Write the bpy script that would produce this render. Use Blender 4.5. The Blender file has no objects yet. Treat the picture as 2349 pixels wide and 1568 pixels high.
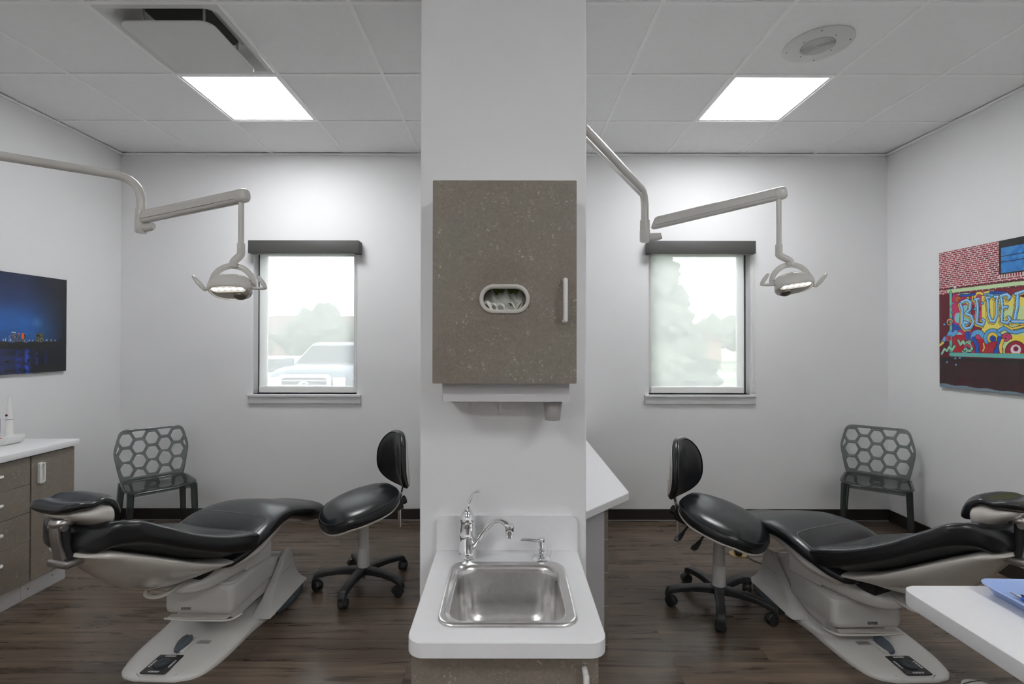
import bpy, bmesh, math, random
import numpy as np
from mathutils import Vector, Matrix
random.seed(7)
C = bpy.context.scene.collection
PI = math.pi
R = math.radians

# ------------------------------------------------------------------ materials
def nmat(name, col, rough=.5, metal=0, var=.04, scale=12, bump=0, bscale=60, coat=0, spec=None, **kw):
    m = bpy.data.materials.new(name); m.use_nodes = True
    nt = m.node_tree; b = nt.nodes['Principled BSDF']
    tc = nt.nodes.new('ShaderNodeTexCoord')
    no = nt.nodes.new('ShaderNodeTexNoise'); no.inputs['Scale'].default_value = scale
    no.inputs['Detail'].default_value = 4
    nt.links.new(tc.outputs['Object'], no.inputs['Vector'])
    rp = nt.nodes.new('ShaderNodeValToRGB')
    rp.color_ramp.elements[0].position = .3; rp.color_ramp.elements[1].position = .7
    c = Vector(col[:3])
    rp.color_ramp.elements[0].color = (*(c * (1 - var)), 1)
    rp.color_ramp.elements[1].color = (*[min(1, q) for q in c * (1 + var)], 1)
    nt.links.new(no.outputs['Fac'], rp.inputs['Fac'])
    nt.links.new(rp.outputs['Color'], b.inputs['Base Color'])
    b.inputs['Roughness'].default_value = rough
    b.inputs['Metallic'].default_value = metal
    if coat:
        b.inputs['Coat Weight'].default_value = coat; b.inputs['Coat Roughness'].default_value = .08
    if spec is not None: b.inputs['Specular IOR Level'].default_value = spec
    if bump:
        n2 = nt.nodes.new('ShaderNodeTexNoise'); n2.inputs['Scale'].default_value = bscale
        n2.inputs['Detail'].default_value = 3
        nt.links.new(tc.outputs['Object'], n2.inputs['Vector'])
        bp = nt.nodes.new('ShaderNodeBump'); bp.inputs['Strength'].default_value = bump
        bp.inputs['Distance'].default_value = .002
        nt.links.new(n2.outputs['Fac'], bp.inputs['Height'])
        nt.links.new(bp.outputs['Normal'], b.inputs['Normal'])
    return m

def emat(name, col, strength):
    m = bpy.data.materials.new(name); m.use_nodes = True
    nt = m.node_tree; nt.nodes.clear()
    e = nt.nodes.new('ShaderNodeEmission'); e.inputs['Color'].default_value = (*col, 1)
    e.inputs['Strength'].default_value = strength
    o = nt.nodes.new('ShaderNodeOutputMaterial'); nt.links.new(e.outputs[0], o.inputs[0])
    return m

def glassy(name, tint, gloss_rough=.03, ior=1.45, extra=0.0, diff=None, diffw=0):
    """thin clear sheet: tinted transparency plus a fresnel reflection"""
    m = bpy.data.materials.new(name); m.use_nodes = True
    nt = m.node_tree; nt.nodes.clear()
    t = nt.nodes.new('ShaderNodeBsdfTransparent'); t.inputs['Color'].default_value = (*tint, 1)
    g = nt.nodes.new('ShaderNodeBsdfGlossy'); g.inputs['Roughness'].default_value = gloss_rough
    fr = nt.nodes.new('ShaderNodeFresnel'); fr.inputs['IOR'].default_value = ior
    mx = nt.nodes.new('ShaderNodeMixShader')
    base = t
    if diff:
        d = nt.nodes.new('ShaderNodeBsdfDiffuse'); d.inputs['Color'].default_value = (*diff, 1)
        m2 = nt.nodes.new('ShaderNodeMixShader'); m2.inputs[0].default_value = diffw
        nt.links.new(t.outputs[0], m2.inputs[1]); nt.links.new(d.outputs[0], m2.inputs[2]); base = m2
    nt.links.new(fr.outputs[0], mx.inputs[0]); nt.links.new(base.outputs[0], mx.inputs[1]); nt.links.new(g.outputs[0], mx.inputs[2])
    o = nt.nodes.new('ShaderNodeOutputMaterial'); nt.links.new(mx.outputs[0], o.inputs[0])
    return m

def fabric_mat():
    """screen-weave roller shade: partly see-through, partly lit from behind"""
    m = bpy.data.materials.new('shade_fabric'); m.use_nodes = True
    nt = m.node_tree; nt.nodes.clear()
    tc = nt.nodes.new('ShaderNodeTexCoord')
    no = nt.nodes.new('ShaderNodeTexNoise'); no.inputs['Scale'].default_value = 900
    nt.links.new(tc.outputs['Object'], no.inputs['Vector'])
    mr = nt.nodes.new('ShaderNodeMapRange'); mr.inputs['To Min'].default_value = .71; mr.inputs['To Max'].default_value = .77
    nt.links.new(no.outputs['Fac'], mr.inputs['Value'])
    t = nt.nodes.new('ShaderNodeBsdfTransparent')
    tl = nt.nodes.new('ShaderNodeBsdfTranslucent'); tl.inputs['Color'].default_value = (.93, .93, .92, 1)
    d = nt.nodes.new('ShaderNodeBsdfDiffuse'); d.inputs['Color'].default_value = (.86, .86, .85, 1)
    a = nt.nodes.new('ShaderNodeMixShader'); a.inputs[0].default_value = .35
    nt.links.new(tl.outputs[0], a.inputs[1]); nt.links.new(d.outputs[0], a.inputs[2])
    mx = nt.nodes.new('ShaderNodeMixShader')
    nt.links.new(mr.outputs[0], mx.inputs[0]); nt.links.new(t.outputs[0], mx.inputs[1]); nt.links.new(a.outputs[0], mx.inputs[2])
    o = nt.nodes.new('ShaderNodeOutputMaterial'); nt.links.new(mx.outputs[0], o.inputs[0])
    return m

def floor_mat():
    m = bpy.data.materials.new('wood_plank'); m.use_nodes = True
    nt = m.node_tree; b = nt.nodes['Principled BSDF']; N = nt.nodes.new; L = nt.links.new
    tc = N('ShaderNodeTexCoord')
    br = N('ShaderNodeTexBrick'); br.offset = .37; br.offset_frequency = 2
    br.inputs['Color1'].default_value = (0, 0, 0, 1); br.inputs['Color2'].default_value = (1, 1, 1, 1)
    br.inputs['Mortar'].default_value = (.5, .5, .5, 1)
    br.inputs['Scale'].default_value = 1; br.inputs['Mortar Size'].default_value = .0012
    br.inputs['Mortar Smooth'].default_value = 0
    br.inputs['Brick Width'].default_value = 1.22; br.inputs['Row Height'].default_value = .152
    L(tc.outputs['Object'], br.inputs['Vector'])
    # plank tone picks a random offset for the grain
    sep = N('ShaderNodeSeparateXYZ'); L(tc.outputs['Object'], sep.inputs[0])
    add = N('ShaderNodeMath'); add.operation = 'MULTIPLY_ADD'; add.inputs[1].default_value = 7.3
    L(br.outputs['Color'], add.inputs[0]); L(sep.outputs['X'], add.inputs[2])
    cb = N('ShaderNodeCombineXYZ')
    mx_ = N('ShaderNodeMath'); mx_.operation = 'MULTIPLY'; mx_.inputs[1].default_value = 1.5; L(add.outputs[0], mx_.inputs[0])
    my_ = N('ShaderNodeMath'); my_.operation = 'MULTIPLY'; my_.inputs[1].default_value = 22; L(sep.outputs['Y'], my_.inputs[0])
    L(mx_.outputs[0], cb.inputs[0]); L(my_.outputs[0], cb.inputs[1])
    n1 = N('ShaderNodeTexNoise'); n1.inputs['Scale'].default_value = 1.1; n1.inputs['Detail'].default_value = 6
    n1.inputs['Roughness'].default_value = .65; n1.inputs['Distortion'].default_value = .6
    L(cb.outputs[0], n1.inputs['Vector'])
    r1 = N('ShaderNodeValToRGB'); e = r1.color_ramp.elements
    e[0].position = .30; e[0].color = (.048, .033, .023, 1); e[1].position = .74; e[1].color = (.215, .160, .115, 1)
    k = e.new(.5); k.color = (.112, .082, .059, 1)
    L(n1.outputs['Fac'], r1.inputs['Fac'])
    # knots
    n2 = N('ShaderNodeTexNoise'); n2.inputs['Scale'].default_value = 1.0; n2.inputs['Detail'].default_value = 2
    cb2 = N('ShaderNodeCombineXYZ'); m3 = N('ShaderNodeMath'); m3.operation = 'MULTIPLY'; m3.inputs[1].default_value = 7; L(add.outputs[0], m3.inputs[0])
    m4 = N('ShaderNodeMath'); m4.operation = 'MULTIPLY'; m4.inputs[1].default_value = 20; L(sep.outputs['Y'], m4.inputs[0])
    L(m3.outputs[0], cb2.inputs[0]); L(m4.outputs[0], cb2.inputs[1]); L(cb2.outputs[0], n2.inputs['Vector'])
    r2 = N('ShaderNodeValToRGB'); r2.color_ramp.elements[0].position = .69; r2.color_ramp.elements[0].color = (1, 1, 1, 1)
    r2.color_ramp.elements[1].position = .82; r2.color_ramp.elements[1].color = (.55, .53, .50, 1)
    L(n2.outputs['Fac'], r2.inputs['Fac'])
    mu = N('ShaderNodeMixRGB'); mu.blend_type = 'MULTIPLY'; mu.inputs[0].default_value = .5
    L(r1.outputs[0], mu.inputs[1]); L(r2.outputs[0], mu.inputs[2])
    # per plank brightness
    pr = N('ShaderNodeMapRange'); pr.inputs['To Min'].default_value = .82; pr.inputs['To Max'].default_value = 1.18
    L(br.outputs['Color'], pr.inputs['Value'])
    vm = N('ShaderNodeMixRGB'); vm.blend_type = 'MULTIPLY'; vm.inputs[0].default_value = 1
    L(mu.outputs[0], vm.inputs[1]); L(pr.outputs[0], vm.inputs[2])
    gm = N('ShaderNodeMixRGB'); gm.inputs[2].default_value = (.03, .022, .018, 1)
    L(br.outputs['Fac'], gm.inputs[0]); L(vm.outputs[0], gm.inputs[1]); L(gm.outputs[0], b.inputs['Base Color'])
    rr = N('ShaderNodeMapRange'); rr.inputs['To Min'].default_value = .20; rr.inputs['To Max'].default_value = .38
    L(n1.outputs['Fac'], rr.inputs['Value']); L(rr.outputs[0], b.inputs['Roughness'])
    bp = N('ShaderNodeBump'); bp.inputs['Strength'].default_value = .25; bp.inputs['Distance'].default_value = .001
    L(n1.outputs['Fac'], bp.inputs['Height']); L(bp.outputs[0], b.inputs['Normal'])
    return m

def stone_mat():
    """brown-grey speckled cabinet laminate"""
    m = bpy.data.materials.new('speckled_laminate'); m.use_nodes = True
    nt = m.node_tree; b = nt.nodes['Principled BSDF']; N = nt.nodes.new; L = nt.links.new
    tc = N('ShaderNodeTexCoord')
    n1 = N('ShaderNodeTexNoise'); n1.inputs['Scale'].default_value = 5; n1.inputs['Detail'].default_value = 5
    L(tc.outputs['Object'], n1.inputs['Vector'])
    r1 = N('ShaderNodeValToRGB'); e = r1.color_ramp.elements
    e[0].position = .32; e[0].color = (.236, .204, .166, 1); e[1].position = .68; e[1].color = (.248, .234, .190, 1)
    k = e.new(.5); k.color = (.262, .226, .188, 1)
    L(n1.outputs['Fac'], r1.inputs['Fac'])
    n3 = N('ShaderNodeTexNoise'); n3.inputs['Scale'].default_value = 90; n3.inputs['Detail'].default_value = 3; n3.inputs['Distortion'].default_value = 1.5
    L(tc.outputs['Object'], n3.inputs['Vector'])
    r3 = N('ShaderNodeValToRGB'); r3.color_ramp.elements[0].position = .3; r3.color_ramp.elements[0].color = (.84, .83, .82, 1)
    r3.color_ramp.elements[1].position = .62; r3.color_ramp.elements[1].color = (1.03, 1.03, 1.03, 1)
    L(n3.outputs['Fac'], r3.inputs['Fac'])
    mu = N('ShaderNodeMixRGB'); mu.blend_type = 'MULTIPLY'; mu.inputs[0].default_value = 1
    L(r1.outputs[0], mu.inputs[1]); L(r3.outputs[0], mu.inputs[2])
    # pale flecks, gathered in loose clusters
    n4 = N('ShaderNodeTexNoise'); n4.inputs['Scale'].default_value = 125; n4.inputs['Detail'].default_value = 2; n4.inputs['Distortion'].default_value = 1.0
    L(tc.outputs['Object'], n4.inputs['Vector'])
    r4 = N('ShaderNodeValToRGB'); r4.color_ramp.elements[0].position = .61; r4.color_ramp.elements[0].color = (0, 0, 0, 1)
    r4.color_ramp.elements[1].position = .68; r4.color_ramp.elements[1].color = (1, 1, 1, 1)
    L(n4.outputs['Fac'], r4.inputs['Fac'])
    n5 = N('ShaderNodeTexNoise'); n5.inputs['Scale'].default_value = 16; n5.inputs['Detail'].default_value = 2
    L(tc.outputs['Object'], n5.inputs['Vector'])
    r5 = N('ShaderNodeValToRGB'); r5.color_ramp.elements[0].position = .42; r5.color_ramp.elements[1].position = .62
    L(n5.outputs['Fac'], r5.inputs['Fac'])
    mm = N('ShaderNodeMath'); mm.operation = 'MULTIPLY'; L(r4.outputs[0], mm.inputs[0]); L(r5.outputs[0], mm.inputs[1])
    m2 = N('ShaderNodeMixRGB'); m2.inputs[2].default_value = (.46, .42, .345, 1)
    L(mm.outputs[0], m2.inputs[0]); L(mu.outputs[0], m2.inputs[1]); L(m2.outputs[0], b.inputs['Base Color'])
    b.inputs['Roughness'].default_value = .42
    return m

def attr_mat(name, rough=.25, coat=.3):
    m = bpy.data.materials.new(name); m.use_nodes = True
    nt = m.node_tree; b = nt.nodes['Principled BSDF']
    a = nt.nodes.new('ShaderNodeAttribute'); a.attribute_name = 'print_colour'
    nt.links.new(a.outputs['Color'], b.inputs['Base Color'])
    b.inputs['Roughness'].default_value = rough; b.inputs['Coat Weight'].default_value = coat
    return m

M = {
 'wall': nmat('wall_paint', (.832, .832, .838), .6, var=.01, scale=3, bump=.08, bscale=220),
 'tile': nmat('ceiling_tile', (.90, .90, .895), .9, var=.012, scale=30, bump=.25, bscale=260),
 'tbar': nmat('tbar_enamel', (.93, .93, .92), .45, var=.01),
 'trimw': nmat('white_trim_paint', (.78, .78, .79), .35, var=.01),
 'floor': floor_mat(),
 'stone': stone_mat(),
 'lam': nmat('white_laminate', (.88, .88, .89), .28, var=.012, scale=40),
 'vinyl': nmat('black_vinyl', (.011, .0125, .0145), .27, var=.1, scale=5, bump=.05, bscale=420, spec=.6),
 'vinyl_s': nmat('black_vinyl_thread', (.17, .17, .18), .5, var=.1),
 'abs': nmat('ivory_plastic', (.68, .65, .60), .12, var=.012, scale=6, coat=.6),
 'abs_lamp': nmat('lamp_ivory_enamel', (.68, .665, .625), .22, var=.012, scale=6, coat=.25),
 'abs2': nmat('grey_white_plastic', (.72, .71, .68), .30, var=.015, scale=6, coat=.15),
 'rubber': nmat('blue_grey_rubber', (.10, .125, .15), .5, var=.08, scale=30, bump=.1),
 'dkrubber': nmat('dark_slate_rubber', (.045, .055, .065), .45, var=.1, scale=30),
 'blk': nmat('black_plastic', (.022, .023, .025), .38, var=.1, scale=30, bump=.08, bscale=300),
 'gap_shade': nmat('gap_shade_black', (.012, .012, .013), .7, var=.1),
 'chrome': nmat('chrome', (.86, .87, .88), .06, 1, var=.01),
 'steel': nmat('brushed_steel', (.70, .69, .68), .27, 1, var=.05, scale=80),
 'alu': nmat('satin_aluminium', (.42, .40, .38), .32, 1, var=.03),
 'base': nmat('dark_cove_base', (.022, .018, .016), .45, var=.08, scale=10),
 'lip': nmat('grey_cove_lip', (.20, .19, .19), .4, var=.05),
 'val': nmat('charcoal_valance', (.075, .073, .071), .55, var=.04, scale=80, bump=.1, bscale=400),
 'fabric': fabric_mat(),
 'smoke_dark': glassy('smoke_acrylic_thick', (.40, .44, .425), .05, 1.45, diff=(.09, .105, .10), diffw=.25),
 'glass': glassy('window_glass', (.93, .95, .95), .01, 1.45),
 'smoke': glassy('smoke_acrylic', (.60, .63, .62), .04, 1.45, diff=(.20, .22, .215), diffw=.16),
 'frost': glassy('frosted_clear', (.80, .82, .83), .1, 1.4, diff=(.8, .8, .8), diffw=.35),
 'led': emat('led_panel_glow', (.982, .990, 1), 7.5),
 'ledw': emat('lamp_led_glow', (1, .94, .84), 10),
 'lens': emat('lamp_lens_glow', (1, .93, .80), .22),
 'reflect_doorw': nmat('dark_walnut_reflect_door', (.055, .035, .024), .4, var=.15, scale=8),
 'blue': nmat('blue_tray_plastic', (.38, .51, .86), .35, var=.02, scale=9),
 'royal': nmat('royal_blue_plastic', (.03, .13, .62), .3, var=.05, scale=40),
 'brass': nmat('brass', (.75, .58, .26), .3, 1, var=.05),
 'cord': nmat('grey_cord', (.09, .09, .085), .5, var=.1),
 'label': nmat('grey_label', (.40, .40, .38), .5, var=.03),
 'labelw': nmat('white_print', (.75, .75, .75), .5, var=.02),
 'ink': nmat('dark_ink', (.03, .03, .03), .5, var=.05),
 'red': nmat('red_stripe', (.75, .05, .04), .4, var=.05),
 'glove': nmat('white_glove_latex', (.86, .86, .80), .6, var=.04, scale=30),
 'glovebox': nmat('green_glove_box', (.30, .42, .10), .5, var=.2, scale=14),
 'cream': nmat('cream_plastic', (.60, .575, .53), .4, var=.015),
 'white': nmat('white_plastic', (.82, .82, .80), .3, var=.01),
 'cupm': nmat('ribbed_grey_plastic', (.42, .41, .40), .5, var=.03),
 'dispm': nmat('dispenser_plastic', (.60, .59, .60), .35, var=.01),
 'vent': nmat('vent_enamel', (.70, .70, .68), .5, var=.01),
 'void': nmat('dark_duct', (.06, .065, .06), .8, var=.1),
 'screw': nmat('grey_screw', (.25, .25, .25), .4, 1, var=.05),
 # outdoors
 'asphalt': nmat('asphalt', (.20, .20, .20), .9, var=.15, scale=3),
 'grass': nmat('lawn_grass', (.26, .29, .20), .95, var=.3, scale=4, bump=.4),
 'leaf': nmat('foliage', (.13, .155, .12), .9, var=.45, scale=7, bump=.8, bscale=9),
 'bark': nmat('bark', (.09, .07, .05), .9, var=.2),
 'truck': nmat('slate_truck_paint', (.11, .14, .18), .25, .3, var=.03, coat=.5),
 'carw': nmat('white_car_paint', (.75, .75, .75), .25, var=.02, coat=.5),
 'cargl': nmat('car_glass', (.05, .06, .07), .08, var=.05),
 'tyre': nmat('tyre_rubber', (.02, .02, .02), .8, var=.1),
 'brick': nmat('tan_brick', (.30, .21, .16), .85, var=.15, scale=9),
 'roof': nmat('brown_roof', (.16, .12, .10), .9, var=.15, scale=5),
 'kerb': nmat('pale_concrete', (.50, .49, .46), .9, var=.08),
}

# ------------------------------------------------------------------ mesh helpers
def nb(): return bmesh.new()

def box(bm, x0, x1, y0, y1, z0, z1, r=0, seg=2):
    g = bmesh.ops.create_cube(bm, size=1)['verts']
    for v in g:
        v.co = Vector(((x0 + x1) / 2 + v.co.x * (x1 - x0), (y0 + y1) / 2 + v.co.y * (y1 - y0), (z0 + z1) / 2 + v.co.z * (z1 - z0)))
    if r > 0:
        ed = list({e for v in g for e in v.link_edges})
        bmesh.ops.bevel(bm, geom=ed, offset=r, segments=seg, affect='EDGES', profile=.5)
    return bm

def loft(bm, rings, cap0=True, cap1=True):
    vs = [[bm.verts.new(p) for p in ring] for ring in rings]
    n = len(vs[0])
    for a, b in zip(vs, vs[1:]):
        for i in range(n):
            j = (i + 1) % n
            bm.faces.new((a[i], a[j], b[j], b[i]))
    if cap0: bm.faces.new(vs[0][::-1])
    if cap1: bm.faces.new(vs[-1])
    return vs

def tube(bm, path, rad, n=14, cap=True, flat=None):
    path = [Vector(p) for p in path]
    rads = rad if isinstance(rad, (list, tuple)) else [rad] * len(path)
    t0 = (path[1] - path[0]).normalized()
    up = Vector((0, 0, 1)) if abs(t0.z) < .9 else Vector((1, 0, 0))
    nx = t0.cross(up).normalized()
    rings = []; prev = t0
    for i, p in enumerate(path):
        if i == 0: t = t0
        elif i == len(path) - 1: t = (path[i] - path[i - 1]).normalized()
        else: t = ((path[i + 1] - path[i]).normalized() + (path[i] - path[i - 1]).normalized()).normalized()
        q = prev.rotation_difference(t); nx = (q @ nx).normalized(); prev = t
        ny = t.cross(nx).normalized()
        fa, fb = flat if flat else (1, 1)
        rings.append([p + nx * math.cos(2 * PI * k / n) * rads[i] * fa + ny * math.sin(2 * PI * k / n) * rads[i] * fb for k in range(n)])
    loft(bm, rings, cap, cap)
    return bm

def smooth_path(pts, n=8):
    """Catmull-Rom through the points"""
    P = [Vector(p) for p in pts]; P = [P[0] * 2 - P[1]] + P + [P[-1] * 2 - P[-2]]
    out = []
    for i in range(1, len(P) - 2):
        a, b, c, d = P[i - 1:i + 3]
        for k in range(n):
            t = k / n
            out.append(.5 * ((2 * b) + (c - a) * t + (2 * a - 5 * b + 4 * c - d) * t * t + (3 * b - a - 3 * c + d) * t ** 3))
    out.append(P[-2]); return out

def lathe(bm, prof, n=32, o=(0, 0, 0), M4=None):
    rings = []
    for r, z in prof:
        ring = [Vector((max(r, 1e-4) * math.cos(2 * PI * k / n), max(r, 1e-4) * math.sin(2 * PI * k / n), z)) for k in range(n)]
        if M4: ring = [M4 @ p for p in ring]
        rings.append([p + Vector(o) for p in ring])
    loft(bm, rings); return bm

def prism(bm, pts, a, b, plane='xy', bevel=0, seg=2):
    """extrude a 2-D outline between a and b along the remaining axis"""
    def P(p, t):
        return {'xy': (p[0], p[1], t), 'xz': (p[0], t, p[1]), 'yz': (t, p[0], p[1])}[plane]
    v0 = [bm.verts.new(P(p, a)) for p in pts]; v1 = [bm.verts.new(P(p, b)) for p in pts]
    n = len(pts); sides = []
    f0 = bm.faces.new(v0[::-1]); f1 = bm.faces.new(v1)
    for i in range(n):
        bm.faces.new((v0[i], v0[(i + 1) % n], v1[(i + 1) % n], v1[i]))
    if bevel:
        ed = list(f0.edges) + list(f1.edges)
        bmesh.ops.bevel(bm, geom=ed, offset=bevel, segments=seg, affect='EDGES', profile=.5)
    return bm

def rrect(x0, x1, y0, y1, r, n=6):
    out = []
    for cx, cy, a0 in ((x1 - r, y1 - r, 0), (x0 + r, y1 - r, 90), (x0 + r, y0 + r, 180), (x1 - r, y0 + r, 270)):
        for k in range(n + 1):
            a = R(a0 + 90 * k / n); out.append((cx + r * math.cos(a), cy + r * math.sin(a)))
    return out

def xform(bm, M4):
    bmesh.ops.transform(bm, matrix=M4, verts=bm.verts); return bm

def obj(name, bm, mat, parent=None, smooth=True, angle=40, bev=None, sub=0):
    bmesh.ops.recalc_face_normals(bm, faces=bm.faces)
    me = bpy.data.meshes.new(name); bm.to_mesh(me); bm.free()
    me.materials.append(M[mat] if isinstance(mat, str) else mat)
    if smooth:
        me.polygons.foreach_set('use_smooth', [True] * len(me.polygons))
        me.set_sharp_from_angle(angle=R(angle))
    o = bpy.data.objects.new(name, me); C.objects.link(o)
    if parent: o.parent = parent
    if sub:
        s = o.modifiers.new('s', 'SUBSURF'); s.levels = sub; s.render_levels = sub
    if bev:
        b = o.modifiers.new('b', 'BEVEL'); b.width = bev; b.segments = 2; b.limit_method = 'ANGLE'
    return o

def thing(name, label, cat, loc=(0, 0, 0), rotz=0, group=None):
    o = bpy.data.objects.new(name, None); C.objects.link(o)
    o.empty_display_size = .05
    o.location = loc; o.rotation_euler = (0, 0, rotz); o['label'] = label; o['category'] = cat
    if group: o['group'] = group
    return o
def tag(o, label, cat, group=None):
    o['label'] = label; o['category'] = cat
    if group: o['group'] = group
    return o
def struct(name, bm, m, parent=None, **k):
    o = obj(name, bm, m, parent, **k)
    if not parent: o['kind'] = 'structure'
    return o

def text_bm(s, size, depth=.0004, bold=False):
    cu = bpy.data.curves.new('t', 'FONT'); cu.body = s; cu.size = size; cu.extrude = depth
    cu.align_x = 'CENTER'; cu.align_y = 'CENTER'
    if bold: cu.offset = size * .02
    ob = bpy.data.objects.new('t', cu); C.objects.link(ob)
    dg = bpy.context.evaluated_depsgraph_get()
    me = bpy.data.meshes.new_from_object(ob.evaluated_get(dg))
    bm = nb(); bm.from_mesh(me)
    bpy.data.objects.remove(ob); bpy.data.curves.remove(cu); bpy.data.meshes.remove(me)
    return bm

def catmull_np(keys, us):
    """smooth interpolation of key rows (u, a, b, ...) at positions us"""
    K = np.array(keys, float); u = K[:, 0]; out = np.zeros((len(us), K.shape[1] - 1))
    m = np.gradient(K[:, 1:], u, axis=0)
    for i, x in enumerate(us):
        x = min(max(x, u[0]), u[-1]); j = min(max(np.searchsorted(u, x) - 1, 0), len(u) - 2)
        h = u[j + 1] - u[j]; t = (x - u[j]) / h
        out[i] = ((2*t**3-3*t**2+1) * K[j, 1:] + (t**3-2*t**2+t) * h * m[j] + (-2*t**3+3*t**2) * K[j+1, 1:] + (t**3-t**2) * h * m[j+1])
    return out

class Pad:
    """cushion-like solid lofted along y; keys = (y, top, bottom, half_width, wing)"""
    def __init__(s, keys, e0=.05, e1=.05, ns=56, nr=44, p=3.0, vc=0, taper=0, hull=0):
        s.keys, s.e0, s.e1, s.p, s.vc, s.taper, s.hull = keys, e0, e1, p, vc, taper, hull
        y0, y1 = keys[0][0], keys[-1][0]
        t = (1 - np.cos(np.linspace(0, PI, ns))) / 2
        t = .5 * t + .5 * np.linspace(0, 1, ns)
        s.ys = y0 + (y1 - y0) * t; s.ys[0] += 1e-5; s.ys[-1] -= 1e-5
        s.nr = nr
    def ring_at(s, y, angs):
        top, bot, hw, wing = catmull_np(s.keys, [y])[0]
        y0, y1 = s.keys[0][0], s.keys[-1][0]
        f = 1
        if s.e0 and y - y0 < s.e0: f = min(f, math.sqrt(max(1e-4, 1 - (1 - (y - y0) / s.e0) ** 2)))
        if s.e1 and y1 - y < s.e1: f = min(f, math.sqrt(max(1e-4, 1 - (1 - (y1 - y) / s.e1) ** 2)))
        mid = (top + bot) / 2; ht = (top - bot) / 2 * f; hw2 = hw - (1 - f) * min(s.e0, .07)
        out = []
        for a in angs:
            c, sn = math.cos(a), math.sin(a)
            x = hw2 * math.copysign(abs(c) ** (2 / s.p), c); z = ht * math.copysign(abs(sn) ** (2 / s.p), sn)
            if sn < 0: x *= 1 - s.taper * (abs(sn) ** 1.2)
            if s.hull:      # widest just under the top edge, keel below
                z = (s.hull * f if sn > 0 else (top - s.hull - bot) * f) * math.copysign(abs(sn) ** (2 / s.p), sn) + (top - s.hull) - mid
            z += wing * (x / hw) ** 2
            out.append(Vector((x, y, mid + z)))
        return out
    def mesh(s, bm):
        angs = [2 * PI * k / s.nr for k in range(s.nr)]
        loft(bm, [s.ring_at(y, angs) for y in s.ys]); return bm
    def line(s, bm, pts, r=.0016):
        """a stitched seam following the surface: pts = (y, angle_degrees)"""
        path = []
        for y, a in pts: path.append(s.ring_at(y, [R(a)])[0])
        tube(bm, path, r, 6); return bm

def puff(bm, outline, prof, n=48, warp=None):
    """pad over an outline(theta)->(x,y); prof = [(rho,z)...] from top centre to bottom centre"""
    rings = []
    for rho, z in prof:
        ring = []
        for k in range(n):
            x, y = outline(2 * PI * k / n); p = Vector((x * rho, y * rho, z))
            ring.append(warp(p) if warp else p)
        rings.append(ring)
    loft(bm, rings); return bm
def sup(a, b, p=2.6):
    def f(t):
        c, s = math.cos(t), math.sin(t)
        return (a * math.copysign(abs(c) ** (2 / p), c), b * math.copysign(abs(s) ** (2 / p), s))
    return f
SKY_STRENGTH = 2.15; ROLL = .08; EXPOSURE = 1.63
# ------------------------------------------------------------------ the room
XL, XR, YB, YF, ZC = -3.205, 3.157, 4.077, -3.2, 3.036
PX0, PX1, PY = -.258, .236, 1.463            # partition between the two bays
b = nb(); box(b, XL - .3, XR + .3, YF, YB + .3, -.1, 0); struct('floor', b, 'floor', smooth=False)
b = nb(); box(b, XL - .2, XL, YF, YB + .2, 0, 3.3); struct('wall_left', b, 'wall', smooth=False)
b = nb(); box(b, XR, XR + .2, YF, YB + .2, 0, 3.3); struct('wall_right', b, 'wall', smooth=False)
b = nb(); box(b, XL - .2, XR + .2, YF - .2, YF, 0, 3.3); struct('wall_front', b, 'wall', smooth=False)
b = nb(); box(b, PX0, PX1, PY, YB, 0, ZC + .02, .004, 2); struct('wall_centre', b, 'wall', smooth=False)
WIN = [(-2.105, -1.245), (1.175, 2.02)]
WZ0, WZ1 = 1.042, 2.26
b = nb()
for x0, x1 in ((XL - .2, WIN[0][0]), (WIN[0][1], WIN[1][0]), (WIN[1][1], XR + .2)): box(b, x0, x1, YB, YB + .16, 0, 3.3)
for x0, x1 in WIN: box(b, x0, x1, YB, YB + .16, 0, WZ0); box(b, x0, x1, YB, YB + .16, WZ1, 3.3)
struct('wall_back', b, 'wall', smooth=False)

for k, (x0, x1) in enumerate(((-1.9, -1.0), (-.45, .45), (1.0, 1.9))):  # unseen dark doors, added behind the camera to give chrome dark reflections
    b = nb(); box(b, x0, x1, YF + .0005, YF + .045, 0, 2.1, .004, 1); d_ = struct('door_%d' % (k + 1), b, 'reflect_doorw', smooth=False)
    b = nb(); lathe(b, [(.001, 0), (.026, 0), (.026, .008), (.012, .012), (.012, .035), (.026, .045), (.026, .06), (.001, .066)], 24, (x1 - .07, YF + .045, 1.0), Matrix.Rotation(-PI / 2, 4, 'X')); obj('door_handle', b, 'steel', d_)

def baseboard(name, pts):
    """pts: run along the wall, thickness to the left of travel"""
    b = nb(); b2 = nb()
    (x0, y0), (x1, y1) = pts
    lx, hx = min(x0, x1), max(x0, x1); ly, hy = min(y0, y1), max(y0, y1)
    box(b, lx, hx, ly, hy, 0, .098, .003, 1)
    o = struct(name, b, 'base', smooth=False)
    return o
t = .008
baseboard('baseboard_back_left', ((XL, YB - t), (PX0, YB)))
baseboard('baseboard_back_right', ((PX1, YB - t), (XR, YB)))
baseboard('baseboard_left', ((XL, 3.11), (XL + t, YB - t)))
baseboard('baseboard_right', ((XR - t, 1.3), (XR, YB - t)))
b = nb(); box(b, PX0 + .0, PX0 - t, PY, YB - t, 0, .098); struct('baseboard_centre_left', b, 'base', smooth=False)
n = 1
def trim(bm, mat='trimw', **k):
    global n
    o = struct('trim_%d' % n, bm, mat, **k); n += 1; return o
for x0, x1 in ((XL + .01, PX0 - .01), (PX1 + .01, XR - .01)):
    b = nb(); box(b, x0, x1, YB - .022, YB - t, 0, .011, .004, 2); trim(b, 'lip')

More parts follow.
